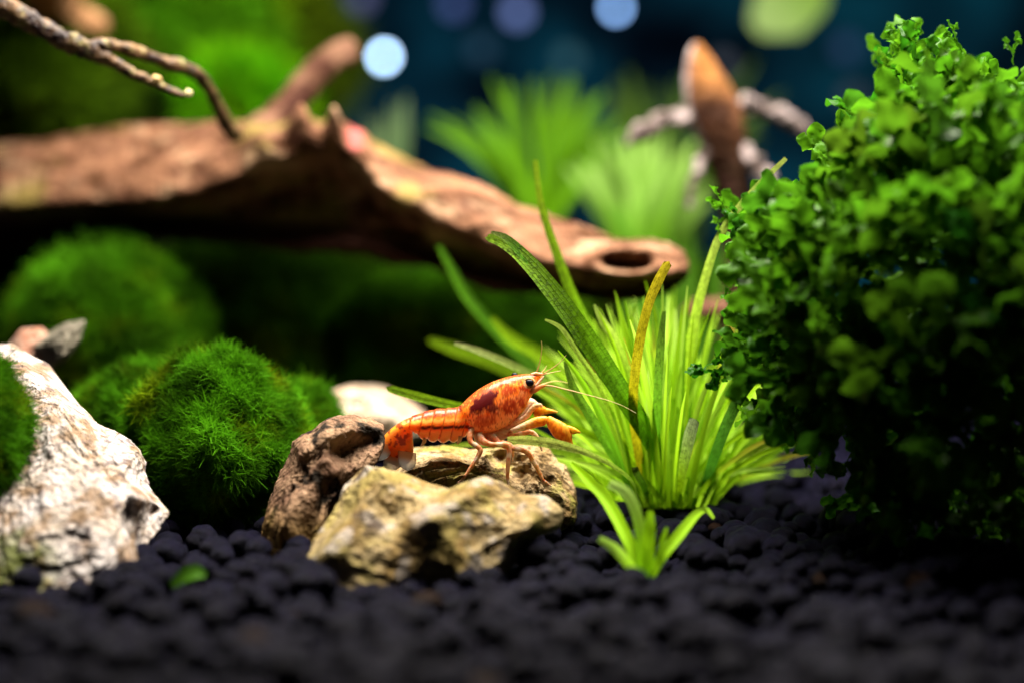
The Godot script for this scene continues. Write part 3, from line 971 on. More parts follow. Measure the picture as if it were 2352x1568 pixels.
func grass_plant() -> void:
	var root := P(1520, 1150, 0.432)
	root.y = 0.0
	var o := thing("grass_plant", "dense tuft of long yellow green ribbon leaves beside the crayfish", "water plant", root)
	var G := Color(0.30, 0.55, 0.010)
	var Dk := Color(0.10, 0.30, 0.010)
	var L := Color(0.50, 0.70, 0.14)
	var Y := Color(0.42, 0.40, 0.010)
	# the blades one can tell apart: [points from root to tip (x, y, depth)], widths in pixels
	one_blade(o, [[1555, 1135, 0.425], [1500, 1020, 0.413], [1430, 905, 0.405], [1345, 775, 0.400], [1270, 670, 0.400], [1200, 590, 0.402], [1150, 555, 0.404], [1108, 543, 0.405]], [36, 42, 46, 46, 42, 34, 24, 14], Color(0.07, 0.22, 0.006), Color(0.20, 0.36, 0.02), M.leaf, 0.25, 1.5)
	one_blade(o, [[1230, 610, 0.4015], [1190, 572, 0.4025], [1160, 545, 0.403], [1128, 533, 0.404]], [26, 24, 16, 5], Dk, Color(0.14, 0.18, 0.03), M.leaf, 0.2)
	one_blade(o, [[1500, 1130, 0.436], [1440, 960, 0.432], [1370, 790, 0.428], [1320, 690, 0.425], [1275, 570, 0.424], [1243, 470, 0.424], [1230, 368, 0.424]], [19.2, 22.2, 25.2, 25.2, 20.7, 16.3, 11.1], Dk, Color(0.30, 0.50, 0.02), M.leaf)
	one_blade(o, [[1482, 1130, 0.420], [1455, 960, 0.408], [1462, 830, 0.402], [1485, 715, 0.400], [1510, 650, 0.399], [1541, 594, 0.398]], [19.2, 20.7, 22.2, 20.7, 22.2, 17.8], Y, Color(0.44, 0.36, 0.02), M.leaf, 0.2, 1.2)
	one_blade(o, [[1560, 1110, 0.436], [1570, 940, 0.428], [1588, 780, 0.420], [1620, 640, 0.414], [1660, 530, 0.410], [1730, 440, 0.408], [1806, 364, 0.407]], [17.8, 22.2, 23.7, 19.2, 16.3, 14.8, 8.88], G, Color(0.52, 0.66, 0.16), M.leaf, 0.2)
	one_blade(o, [[1520, 1130, 0.424], [1508, 1000, 0.412], [1512, 890, 0.405], [1518, 790, 0.402], [1526, 715, 0.402]], [16.3, 19.2, 19.2, 17.8, 7.4], Dk, Color(0.15, 0.30, 0.03), M.leaf)
	one_blade(o, [[1560, 1130, 0.414], [1572, 1060, 0.406], [1585, 1000, 0.402], [1598, 958, 0.400]], [16.3, 25.2, 29.6, 23.7], G, Color(0.36, 0.46, 0.26), M.leaf, 0.15, 0.5)
	one_blade(o, [[1610, 1140, 0.425], [1640, 1050, 0.412], [1675, 960, 0.405], [1715, 890, 0.402], [1775, 840, 0.402]], [19.2, 25.2, 25.2, 22.2, 8.88], Color(0.05, 0.19, 0.012), Color(0.12, 0.30, 0.04), M.leaf)
	one_blade(o, [[1610, 1120, 0.43], [1660, 1070, 0.425], [1730, 1035, 0.420], [1800, 1005, 0.416]], [19.2, 22.2, 20.7, 7.4], G, Color(0.40, 0.55, 0.05), M.leaf)
	one_blade(o, [[1610, 1125, 0.44], [1690, 1040, 0.436], [1760, 985, 0.432], [1850, 945, 0.430]], [17.8, 26.6, 25.2, 8.88], G, Color(0.20, 0.52, 0.02), M.leaf)
	one_blade(o, [[1480, 1130, 0.425], [1420, 1060, 0.414], [1362, 965, 0.408], [1318, 890, 0.406], [1297, 830, 0.406]], [16.3, 22.2, 22.2, 17.8, 5.92], Dk, Color(0.15, 0.30, 0.03), M.leaf)
	one_blade(o, [[1480, 1120, 0.436], [1400, 1000, 0.43], [1300, 905, 0.426], [1180, 840, 0.424], [1100, 806, 0.423], [1044, 788, 0.423]], [17.8, 20.7, 19.2, 16.3, 14.8, 5.92], G, Color(0.52, 0.62, 0.26), M.leaf)
	one_blade(o, [[1480, 1110, 0.45], [1400, 960, 0.455], [1300, 850, 0.455], [1180, 780, 0.455], [1130, 730, 0.455]], [22.2, 29.6, 29.6, 26.6, 10.4], G, G, M.leaf)
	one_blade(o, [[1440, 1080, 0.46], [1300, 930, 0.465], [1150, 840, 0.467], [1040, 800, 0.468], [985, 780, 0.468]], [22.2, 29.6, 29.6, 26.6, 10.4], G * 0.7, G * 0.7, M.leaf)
	one_blade(o, [[1460, 1100, 0.455], [1320, 930, 0.46], [1180, 800, 0.462], [1080, 690, 0.462], [1035, 615, 0.462], [1008, 565, 0.462]], [19.2, 26.6, 25.2, 25.2, 19.2, 8.88], Dk * 0.8, Dk, M.leaf)
	one_blade(o, [[1490, 1120, 0.42], [1430, 1010, 0.412], [1385, 900, 0.407], [1330, 815, 0.405], [1290, 755, 0.405], [1252, 734, 0.405]], [13.3, 16.3, 14.8, 11.8, 10.4, 4.44], G, L, M.leaf)
	one_blade(o, [[1510, 1110, 0.43], [1462, 930, 0.42], [1420, 800, 0.415], [1385, 740, 0.412], [1365, 700, 0.412]], [16.3, 23.7, 22.2, 17.8, 4.44], G, L, M.leaf)
	# the leaf that runs behind the crayfish's back, its end broken, and the thin one before its legs
	one_blade(o, [[1500, 1120, 0.432], [1380, 1010, 0.425], [1240, 965, 0.42], [1120, 945, 0.416], [1030, 928, 0.413], [950, 908, 0.411], [880, 888, 0.410]], [16.3, 19.2, 19.2, 19.2, 19.2, 20.7, 14.8], G, Color(0.22, 0.44, 0.02), M.leaf, 0.3, 1.4)
	one_blade(o, [[1468, 1150, 0.415], [1452, 1105, 0.404], [1410, 1070, 0.398], [1360, 1045, 0.394], [1320, 1030, 0.3925], [1260, 1016, 0.392], [1200, 1010, 0.392], [1165, 1007, 0.392]], [10, 10, 10, 12, 18, 22, 20, 8], Color(0.16, 0.30, 0.02), Color(0.75, 0.92, 0.22), M.leaf, 0.2)
	one_blade(o, [[1480, 1130, 0.43], [1380, 1060, 0.422], [1230, 1030, 0.42], [1120, 1018, 0.418], [1030, 1024, 0.417]], [11.8, 16.3, 16.3, 14.8, 5.92], G, Color(0.34, 0.55, 0.06), M.leaf, 0.2)
	one_blade(o, [[1488, 1140, 0.416], [1476, 1110, 0.41], [1462, 1085, 0.407], [1458, 1070, 0.407]], [11.8, 16.3, 16.3, 13.3], Dk, Color(0.10, 0.16, 0.02), M.leaf, 0.2, 1.0)
	one_blade(o, [[1500, 1130, 0.43], [1455, 850, 0.425], [1448, 760, 0.424], [1456, 715, 0.423], [1462, 700, 0.423]], [5.92, 8.88, 7.4, 5.92, 2.22], G, G, M.leaf)
	one_blade(o, [[1525, 1120, 0.43], [1512, 800, 0.424], [1504, 720, 0.423], [1490, 672, 0.423], [1482, 645, 0.423]], [7.4, 8.88, 7.4, 6.66, 2.22], G, G, M.leaf)
	# the rest of the tuft
	var mass := builder(o.position)
	for i in 345:
		var a := rng.randf_range(-1.0, 1.0)
		var far := rng.randf_range(0.0, 1.0)
		var bx := 1530.0 + a * 85.0 + rng.randf_range(-30, 30)
		var bd := 0.412 + far * 0.030
		var lean := a * rng.randf_range(0.25, 1.15) + rng.randf_range(-0.12, 0.12)
		var len := rng.randf_range(230, 500) * (1.0 - 0.28 * absf(lean))
		if i % 7 == 0:
			lean = signf(a) * rng.randf_range(0.9, 1.35)
			len = rng.randf_range(150, 330)
		var tipx := bx + sin(lean) * len
		var tipy := 1140.0 - cos(lean) * len
		var bow := rng.randf_range(0.15, 0.5) * len * lean * 0.5
		var toward := rng.randf_range(-0.014, 0.028)
		var w := rng.randf_range(6, 16)
		var tone := rng.randf_range(0.7, 1.15)
		var c0 := G * tone
		var c1 := mix3(G, L, rng.randf() * rng.randf()) * tone
		if rng.randf() < 0.10:
			c0 = Dk
			c1 = mix3(Dk, G, 0.5)
		elif rng.randf() < 0.06:
			c1 = Color(0.42, 0.34, 0.03)
		var line := [[bx, 1165, bd], [lerpf(bx, tipx, 0.3) - bow * 0.35, lerpf(1150, tipy, 0.36), bd + toward * 0.4], [lerpf(bx, tipx, 0.68) - bow * 0.25, lerpf(1150, tipy, 0.76), bd + toward * 0.8], [tipx, tipy + absf(bow) * 0.25, bd + toward]]
		var face := (-fwd + Vector3(rng.randf_range(-0.9, 0.9), 0.3, 0)).normalized()
		if i < 270:
			one_blade(o, line, [w * 0.8, w, w * 0.9, w * 0.15], c0, c1, M.soft, rng.randf_range(0.1, 0.4), 0.0, face)
		else:
			var pts := []
			for q in line:
				pts.append(P(q[0], q[1], q[2]))
			blade(mass, pts, [px_m(w * 0.4, bd), px_m(w * 0.5, bd), px_m(w * 0.45, bd), px_m(w * 0.08, bd)], face, 0.2, c0, c1, 14)
	part("blade_mass", mass.mesh(), M.soft, o, true)

func grass_sprig() -> void:
	var d := ground_d(1318)
	var root := P(1480, 1318, d)
	var o := thing("grass_sprig", "small bright green grass sprig standing alone in the black granules", "water plant", root)
	var G := Color(0.30, 0.60, 0.010)
	one_blade(o, [[1478, 1335, d], [1448, 1250, d + 0.002], [1395, 1150, d + 0.008], [1350, 1100, d + 0.012], [1312, 1062, d + 0.017]], [20, 28, 28, 24, 8], G, G * 0.7, M.soft, 0.3)
	one_blade(o, [[1480, 1335, d], [1474, 1240, d], [1462, 1175, d + 0.001], [1438, 1130, d + 0.002], [1400, 1110, d + 0.003]], [18, 26, 26, 26, 20], G, Color(0.42, 0.64, 0.14), M.soft, 0.3)
	one_blade(o, [[1486, 1335, d - 0.001], [1488, 1270, d - 0.001], [1492, 1215, d - 0.001], [1494, 1172, d]], [24, 30, 28, 12], G, G, M.soft, 0.35)
	one_blade(o, [[1490, 1335, d], [1522, 1275, d], [1562, 1225, d + 0.003], [1598, 1182, d + 0.008], [1622, 1170, d + 0.012], [1640, 1190, d + 0.014]], [18, 26, 26, 20, 14, 6], G, Color(0.28, 0.52, 0.03), M.soft, 0.25)
	one_blade(o, [[1474, 1335, d], [1448, 1300, d - 0.002], [1415, 1262, d - 0.003], [1376, 1236, d - 0.003]], [18, 24, 24, 14], G, Color(0.36, 0.60, 0.08), M.soft, 0.25)
	one_blade(o, [[1490, 1335, d - 0.001], [1512, 1290, d - 0.002], [1522, 1240, d - 0.001], [1532, 1210, d]], [14, 16, 14, 6], G * 0.8, G, M.soft, 0.25)

func far_clump(label: String, bx: float, by: float, d: float, count: int, h: float, spread: float, w0: float, c0: Color, c1: Color) -> void:
	var root := P(bx, by, d)
	root.y = maxf(root.y, 0.0)
	var o := thing("far_grass_plant", label, "water plant", root)
	for i in count:
		var lean := rng.randf_range(-spread, spread)
		var len := h * rng.randf_range(0.6, 1.1)
		var x0 := bx + rng.randf_range(-40, 40)
		var tx := x0 + sin(lean) * len
		var ty := by - cos(lean) * len
		var w := w0 * rng.randf_range(0.7, 1.3)
		var dd := d + rng.randf_range(-0.015, 0.015)
		var tone := rng.randf_range(0.65, 1.15)
		one_blade(o, [[x0, by, dd], [lerpf(x0, tx, 0.3), lerpf(by, ty, 0.38), dd], [lerpf(x0, tx, 0.7), lerpf(by, ty, 0.74), dd], [tx, ty + absf(lean) * len * 0.12, dd]],
			[w * 0.6, w, w, w * 0.15], c0 * tone, c1 * tone, M.soft, 0.2, 0.0, (-fwd + Vector3(rng.randf_range(-0.6, 0.6), 0.4, 0)).normalized())

func far_plants() -> void:
	var G := Color(0.095, 0.25, 0.005)
	far_clump("blurred fan of bright green leaves behind the slope of the log", 1235, 560, 0.59, 44, 390, 0.8, 22, G, Color(0.085, 0.22, 0.010))
	far_clump("blurred bright clump of broad leaves behind the hollow log end", 1470, 620, 0.565, 44, 330, 0.6, 26, G, Color(0.22, 0.38, 0.08))
	far_clump("tall dim thin leaves beside the brightest light spot", 905, 560, 0.62, 9, 345, 0.12, 20, Color(0.06, 0.13, 0.04), Color(0.14, 0.22, 0.10))
	far_clump("dark leaves at the foot of the upright driftwood", 1600, 1000, 0.53, 22, 570, 0.5, 40, Color(0.06, 0.18, 0.01), Color(0.10, 0.26, 0.02))
	far_clump("dim olive leaves behind the upright driftwood and far from the log", 1520, 620, 0.66, 30, 500, 0.6, 30, Color(0.05, 0.11, 0.01), Color(0.06, 0.12, 0.02))
	var at := P(1780, 20, 0.66)
	var o := thing("broad_leaf", "single broad pale green leaf hanging in at the upper edge", "leaf", at)
	one_blade(o, [[1880, -60, 0.66], [1840, -10, 0.66], [1790, 30, 0.66], [1735, 68, 0.66]], [60, 150, 170, 40], Color(0.20, 0.36, 0.06), Color(0.32, 0.48, 0.16), M.soft, 0.2, 0.0, Vector3(0, 0.6, 0.8), "leaf_blade")

# ------------------------------------------------------------------ the bushy clump at the right
func lobe(b: Mb, r: RandomNumberGenerator, root: Vector3, dir: Vector3, face: Vector3, len: float, w: float, level: int) -> void:
	var p := PackedVector3Array()
	var cc := PackedColorArray()
	var uv := PackedVector2Array()
	var bend := face * r.randf_range(-0.5, 0.5) * len
	var salt := r.randf() * 30.0
	var q := root
	var last := level == 0
	var rows := 9
	var cols := 4
	var tone := r.randf_range(0.75, 1.2)
	for k in rows:
		var t := float(k) / (rows - 1)
		q = root + dir * len * t + bend * t * t
		var ahead := (dir * len + bend * 2.0 * t).normalized()
		var side := ahead.cross(face).normalized()
		var up := side.cross(ahead)
		var ww := w * (0.5 + 0.35 * t)
		if last:
			ww = w * (0.45 + 1.35 * sin(minf(t * 1.3 + 0.1, 1.3))) * sqrt(maxf(0.02, 1.0 - pow(t, 3.0)))
		ww *= 1.0 + 0.14 * sin(t * 11.0 + salt)
		for j in cols + 1:
			var u := float(j) / cols * 2.0 - 1.0
			var curl := (u * u) * 0.4 + 0.55 * absf(u) * sin(t * 8.0 + salt + u * 3.0)
			p.append(q + side * ww * u + up * ww * curl)
			cc.append(Color(1, 1, 1) * tone * (0.85 + 0.3 * t))
			uv.append(Vector2(u, t))
	b.grid(p, cc, uv, rows, cols, false)
	if level > 0:
		for s in [-1, 1]:
			var side := dir.cross(face).normalized()
			var nd: Vector3 = (dir + side * s * r.randf_range(0.45, 0.95) + face * r.randf_range(-0.6, 0.6)).normalized()
			var nf: Vector3 = (face + side * r.randf_range(-0.5, 0.5)).normalized()
			nf = (nf - nd * nf.dot(nd)).normalized()
			lobe(b, r, q - dir * len * 0.08, nd, nf, len * r.randf_range(0.75, 1.0), w * 0.95, level - 1)

func fern() -> void:
	var poly := [[1985, 275], [2000, 320], [2040, 290], [2056, 240], [2062, 190], [2075, 155], [2130, 165], [2200, 160], [2262, 175], [2352, 220], [2480, 240], [2640, 400], [2700, 800], [2600, 1150], [2400, 1260], [2180, 1225], [2050, 1190], [1970, 1110], [1900, 1040],
		[1815, 1000], [1780, 900], [1730, 840], [1745, 760], [1735, 690], [1712, 640], [1745, 570], [1725, 540], [1800, 525], [1870, 505], [1935, 460], [1955, 380], [1965, 300]]
	var cx := 2150.0
	var cy := 700.0
	var table := outline_table(poly, cx, cy)
	for i in table.size():
		table[i] -= 58.0 - 42.0 * sin(i * 0.21) * sin(i * 0.083)
	var root := P(cx, 1150, 0.40)
	root.y = 0.0
	var o := thing("liverwort_clump", "tall bushy clump of curled green lobed leaves filling the right side", "water plant", root)
	var kinds := []
	for k in 8:
		var r := RandomNumberGenerator.new()
		r.seed = 200 + k
		var b := builder()
		lobe(b, r, Vector3.ZERO, Vector3.UP, Vector3(0, 0, 1), 1.25, 0.30, 2)
		kinds.append(b.mesh())
	var lots := []
	var tint := []
	for k in 8:
		lots.append([])
		tint.append([])
	var singles := 0
	var mats := []
	for k in 10:
		var m: StandardMaterial3D = M.thallus.duplicate()
		m.albedo_color = (mix3(Color(0.018, 0.105, 0.003), Color(0.095, 0.26, 0.006), k / 9.0)).linear_to_srgb()
		mats.append(m)
	var put := func(x: float, y: float, c: float, size: float, single: bool):
		var w := P(x, y, 0.405 - c)
		var outd := Vector3((x - cx) / 500.0, (cy - y) / 500.0 + 0.35, c / 0.05 * 0.8) + Vector3(rng.randfn(), rng.randfn(), rng.randfn()) * 0.55
		var n := outd.normalized()
		var e := n.cross(Vector3(rng.randfn(), rng.randfn(), rng.randfn())).normalized()
		var bs := Basis(e, n, e.cross(n)) * Basis.from_scale(Vector3.ONE * size)
		var k := rng.randi() % 8
		var tone := clampf(0.5 + 1.1 * n1.get_noise_3dv(w * 45.0) + rng.randf_range(-0.3, 0.3), 0.0, 1.0)
		if single:
			var q := part("thallus", kinds[k], mats[int(tone * 9.0)], o)
			q.transform = Transform3D(bs, w - o.position)
		else:
			lots[k].append(Transform3D(bs, w - o.position))
			var col := mix3(mix3(Color(0.010, 0.085, 0.005), Color(0.042, 0.085, 0.004), rng.randf()), Color(0.060, 0.185, 0.005), tone)
			tint[k].append(col)
	# pieces at the rim and on the near face that one can pick out
	for i in 210:
		var a := lerpf(0.25, 1.30, rng.randf()) * PI
		var q := rng.randf_range(0.86, 1.0)
		var R := reach(table, a)
		if i % 9 == 0:
			q = rng.randf_range(0.98, 1.03)
		put.call(cx + R * q * cos(a), cy - R * q * sin(a), rng.randf_range(-0.010, 0.012), rng.randf_range(0.0018, 0.0038), true)
	for s in [[1700, 505], [1678, 490], [1720, 520], [2086, 125], [2092, 100], [2080, 160], [1640, 832], [1668, 838], [1700, 842], [1722, 870], [1752, 880], [2330, 150], [2210, 118], [1720, 715], [1705, 660], [1790, 950]]:
		put.call(float(s[0]), float(s[1]), rng.randf_range(-0.004, 0.004), 0.0017, true)
	for i in 1000:
		var a := rng.randf() * TAU
		var q := sqrt(rng.randf()) * 0.97
		var R := reach(table, a)
		var x := cx + R * q * cos(a)
		var y := cy - R * q * sin(a)
		if x > 2520.0 or n1.get_noise_2d(x * 0.005 + 3.0, y * 0.005) < -0.10 + 0.16 * (1.0 - q):
			continue
		var h := sqrt(maxf(0.0, 1.0 - q * q))
		var bulge := 0.038 + 0.016 * n1.get_noise_2d(x * 0.008, y * 0.008)
		var c := h * bulge * (1.0 - 0.45 * rng.randf() * rng.randf()) * (1.0 if rng.randf() < 0.7 else -0.6) + rng.randf_range(-0.004, 0.004)
		put.call(x, y, c, lerpf(rng.randf_range(0.0034, 0.0070), 0.0026, q * q * q), false)
	for k in 8:
		copies("thallus_mass", kinds[k], M.thallus, lots[k], o, tint[k])

# ------------------------------------------------------------------ crayfish
func K(x: float, y: float, z: float) -> Vector3:
	return P((1450.0 + x / 2.24) * 0.574219, (1300.0 + y / 2.24) * 0.574219, CRAY_D - z * 1.7439e-5)

const KM := 1.7439e-5

func spot(x: float, y: float, cx: float, cy: float, rx: float, ry: float, deg: float, wob := 0.25) -> float:
	var v := Vector2(x - cx, y - cy).rotated(-deg_to_rad(deg))
	var e := Vector2(v.x / rx, v.y / ry).length() + wob * n1.get_noise_2d(x * 0.016, y * 0.016)
	return smoothstep(1.12, 0.8, e)

func shell_color(x: float, y: float, h: float, zone: float) -> Color:
	var f := n2.get_noise_2d(x * 0.03, y * 0.03)
	var g := n1.get_noise_2d(x * 0.011 + 7.0, y * 0.011)
	var pale := Color(0.95, 0.52, 0.19)
	var orange := Color(0.92, 0.28, 0.02)
	var red := Color(0.36, 0.05, 0.011)
	var maroon := Color(0.075, 0.006, 0.007)
	var c := orange
	if zone < 0.5:  # carapace
		c = mix3(orange, pale, smoothstep(0.36, 0.66, h + 0.24 * g + 0.10 * f))
		c = mix3(c, red, smoothstep(0.26, 0.10, h + 0.12 * f) * 0.9)
		c = mix3(c, red, spot(x, y, 1330, 740, 88, 62, 35, 0.6) * 0.9)
		c = mix3(c, red, spot(x, y, 1300, 592, 72, 44, -15, 0.6) * 0.9)
		c = mix3(c, red, spot(x, y, 1445, 560, 40, 34, 30, 0.6) * 0.9)
		c = mix3(c, red, spot(x, y, 1420, 690, 46, 34, 60, 0.7) * 0.9)
		c = mix3(c, Color(0.46, 0.075, 0.010), spot(x, y, 1090, 866, 100, 60, -10, 0.6) * 0.8)
		c = mix3(c, red, smoothstep(0.14, 0.30, f + 0.35 * g) * 0.85 * smoothstep(0.95, 0.5, h))
		c = mix3(c, red, smoothstep(0.30, 0.42, n2.get_noise_2d(x * 0.045 + 11.0, y * 0.045)) * 0.8)
		c = mix3(c, Color(0.92, 0.45, 0.10), smoothstep(0.24, 0.45, n2.get_noise_2d(x * 0.04 + 40.0, y * 0.04)) * 0.7)
		c = mix3(c, maroon, spot(x, y, 1082, 688, 158, 66, -35, 0.35))
		c = mix3(c, maroon * 1.5, spot(x, y, 1165, 745, 54, 40, -10, 0.5) * 0.9)
		c = mix3(c, Color(0.9, 0.5, 0.2), smoothstep(60.0, 46.0, Vector2(x - 1495, y - 518).length()) * 0.8)
	elif zone < 1.5:  # abdomen
		var ph := fposmod((950.0 - x - (y - 740.0) * 0.25) / 99.0, 1.0)
		c = mix3(orange, red, smoothstep(0.36, 0.16, h + 0.1 * f) * 0.9)
		var zig := 22.0 * absf(ph * 2.0 - 1.0)
		c = mix3(c, Color(0.95, 0.52, 0.10), smoothstep(24.0, 10.0, absf(y - 858.0 + zig - (950.0 - x) * 0.03)) * 0.95)
		c = mix3(c, Color(0.07, 0.014, 0.006), smoothstep(20.0, 10.0, absf(y - 914.0 - (900.0 - x) * 0.02 + zig * 0.4)) * smoothstep(470.0, 540.0, x))
		c = mix3(c, Color(0.95, 0.56, 0.18), smoothstep(935.0, 960.0, y) * 0.9)
		c = mix3(c, Color(0.40, 0.07, 0.012), smoothstep(0.10, 0.03, absf(ph - 0.95)) * 0.8)
		c = mix3(c, maroon, smoothstep(0.0, 0.25, n2.get_noise_2d(x * 0.02, y * 0.02)) * smoothstep(0.34, 0.15, h) * 0.8)
	else:  # tail
		c = mix3(orange, Color(0.70, 0.22, 0.03), 0.5 + 1.5 * g)
		c = mix3(c, Color(0.15, 0.016, 0.008), smoothstep(0.04, 0.2, n2.get_noise_2d(x * 0.014 + 3.0, y * 0.009)) * 0.9)
		c = mix3(c, Color(0.75, 0.36, 0.10), smoothstep(390.0, 440.0, x) * 0.7)
	return c

# stations [tx, ty, bx, by, z, half depth] in the crayfish's own fine pixels
func limb(b: Mb, st: Array, col: Callable, rows: int, cols: int, shape := 0.85, dis: Variant = null) -> void:
	var p := PackedVector3Array()
	var cc := PackedColorArray()
	var uv := PackedVector2Array()
	var n := st.size()
	for r in rows:
		var t := float(r) / (rows - 1)
		var i0 := int(minf(t * (n - 1), n - 2))
		var f := t * (n - 1) - i0
		var s := []
		for j in 6:
			var a := float(st[clampi(i0 - 1, 0, n - 1)][j])
			var e := float(st[i0][j])
			var g := float(st[i0 + 1][j])
			var h := float(st[clampi(i0 + 2, 0, n - 1)][j])
			s.append(0.5 * (2.0 * e + (g - a) * f + (2.0 * a - 5.0 * e + 4.0 * g - h) * f * f + (3.0 * e - a - 3.0 * g + h) * f * f * f))
		for k in cols + 1:
			var a := TAU * (k % cols) / cols
			var h := (1.0 - cos(a)) * 0.5
			var z: float = s[5] * signf(sin(a)) * pow(absf(sin(a)), shape)
			var x := lerpf(s[0], s[2], h)
			var y := lerpf(s[1], s[3], h)
			if dis != null:
				var moved: Vector3 = dis.call(t * (n - 1), h, x, y, z, s)
				x = moved.x
				y = moved.y
				z = moved.z
			p.append(K(x, y, s[4] + z))
			cc.append(col.call(t * (n - 1), h, x, y))
			uv.append(Vector2(float(k) / cols, t * 8.0))
	b.grid(p, cc, uv, rows, cols)

func kpts(list: Array) -> Array:
	var out := []
	for q in list:
		out.append(K(q[0], q[1], q[2]))
	return out

func krad(list: Array) -> Array:
	var out := []
	for r in list:
		out.append(r * KM)
	return out

func crayfish() -> void:
	var base := K(1000, 1400, 0)
	var o := thing("crayfish", "small orange crayfish with dark saddle patch standing on the stones", "crayfish", base)
	var b := builder(base)
	# carapace and abdomen, one skin from the beak to the tail
	var st := [
		[1618, 452, 1618, 458, 0, 3], [1598, 446, 1604, 474, 0, 14], [1560, 438, 1578, 530, 0, 44], [1510, 436, 1536, 598, 0, 84], [1440, 438, 1490, 676, 0, 118], [1350, 450, 1442, 768, 0, 146], [1255, 474, 1372, 852, 0, 168], [1165, 506, 1280, 922, 0, 182],
		[1085, 546, 1170, 962, 0, 188], [1008, 596, 1080, 976, 0, 184], [948, 648, 1018, 962, 0, 172], [906, 690, 976, 934, 0, 160], [880, 714, 956, 908, 0, 146],
		[848, 730, 934, 972, 0, 136], [762, 742, 842, 1030, 0, 142], [656, 750, 738, 1040, 0, 142], [556, 774, 634, 1034, 0, 139], [462, 806, 540, 1012, 0, 132], [374, 846, 478, 972, 0, 124], [288, 902, 452, 946, 0, 116],
		[214, 966, 448, 998, 0, 110], [160, 1046, 456, 1076, 0, 102], [138, 1106, 456, 1136, 0, 90], [172, 1178, 440, 1200, 0, 66], [262, 1246, 404, 1240, 0, 36], [330, 1272, 358, 1264, 0, 6]]
	limb(b, st, func(t, h, x, y): return shell_color(x, y, h, 0.0 if t < 12.0 else (1.0 if t < 18.6 else 2.0)), 300, 64, 0.8,
		func(t, h, x, y, z, s):
			var zz: float = z
			var xx: float = x
			var yy: float = y
			if t < 12.0:
				var groove := exp(-pow((near_line(x, y, [1240, 560, 1225, 760]) / 13.0), 2.0)) + exp(-pow((near_line(x, y, [1225, 760, 1330, 850]) / 11.0), 2.0))
				zz -= signf(z) * 7.0 * groove * smoothstep(20.0, 60.0, absf(z))
				zz += signf(z) * 5.0 * exp(-pow(near_line(x, y, [1500, 560, 1250, 520]) / 10.0, 2.0)) * smoothstep(20.0, 50.0, absf(z))
			elif t < 18.5:
				var ph := fposmod((950.0 - x - (y - 740.0) * 0.25) / 99.0, 1.0)
				var plate := 9.0 * (ph - 0.5) if ph < 0.9 else 9.0 * (4.0 - 40.0 * (ph - 0.9)) * 0.1
				var keep := smoothstep(12.2, 13.2, t) * smoothstep(18.5, 17.5, t)
				zz += signf(z) * plate * keep * 0.8
				yy -= plate * keep * (1.0 - 2.0 * h)
				yy += 24.0 * smoothstep(0.72, 1.0, h) * (absf(sin(PI * ph)) - 0.45) * keep
			return Vector3(xx, yy, zz))
	var pink := func(t, h, x, y):
		var f := n2.get_noise_2d(x * 0.03, y * 0.03)
		return mix3(Color(0.70, 0.30, 0.14), Color(0.55, 0.12, 0.03), 0.45 + 1.6 * f)
	var deep := func(t, h, x, y):
		var f := n2.get_noise_2d(x * 0.025 + 9.0, y * 0.025)
		return mix3(Color(0.92, 0.33, 0.02), Color(0.66, 0.15, 0.010), 0.35 + 1.8 * f)
	var white := func(t, h, x, y):
		var f := n2.get_noise_2d(x * 0.03, y * 0.03)
		return mix3(Color(0.86, 0.58, 0.40), Color(0.68, 0.28, 0.12), 0.2 + 1.8 * f)
	# near claw arm, its palm and the two fingers
	limb(b, [[1322, 930, 1326, 948, 150, 10], [1380, 902, 1388, 952, 170, 24], [1450, 866, 1462, 940, 190, 34], [1540, 825, 1556, 916, 205, 40], [1605, 812, 1618, 902, 215, 40], [1650, 816, 1640, 892, 222, 36], [1668, 840, 1648, 872, 226, 16]], func(t, h, x, y): return mix3(white.call(t, h, x, y), deep.call(t, h, x, y), smoothstep(1380, 1580, x)), 48, 20)
	limb(b, [[1640, 838, 1640, 850, 224, 10], [1676, 812, 1650, 890, 228, 36], [1722, 832, 1678, 945, 234, 44], [1784, 862, 1722, 1006, 242, 50], [1846, 906, 1786, 1048, 250, 50], [1874, 966, 1820, 1072, 254, 40], [1882, 1036, 1842, 1096, 256, 26], [1896, 1086, 1872, 1116, 257, 16], [1922, 1132, 1910, 1138, 258, 4]], deep, 60, 22)
	limb(b, [[1800, 925, 1800, 950, 248, 8], [1838, 898, 1838, 980, 252, 26], [1886, 910, 1878, 978, 256, 23], [1926, 932, 1920, 970, 259, 15], [1956, 958, 1953, 966, 261, 3]], deep, 36, 16)
	# far claw
	limb(b, [[1420, 700, 1420, 760, -120, 20], [1478, 655, 1462, 790, -140, 36], [1530, 660, 1500, 780, -150, 36], [1570, 692, 1535, 760, -155, 26], [1590, 715, 1575, 740, -158, 10]], white, 36, 18)
	limb(b, [[1540, 720, 1530, 735, -155, 10], [1580, 712, 1540, 790, -160, 32], [1620, 722, 1580, 812, -165, 34], [1650, 740, 1618, 800, -168, 26], [1700, 754, 1690, 786, -170, 16], [1748, 770, 1746, 784, -172, 4]], deep, 40, 18)
	limb(b, [[1545, 760, 1530, 790, -150, 14], [1570, 790, 1545, 822, -150, 20], [1600, 820, 1585, 840, -150, 10], [1625, 835, 1622, 842, -150, 3]], deep, 24, 12)
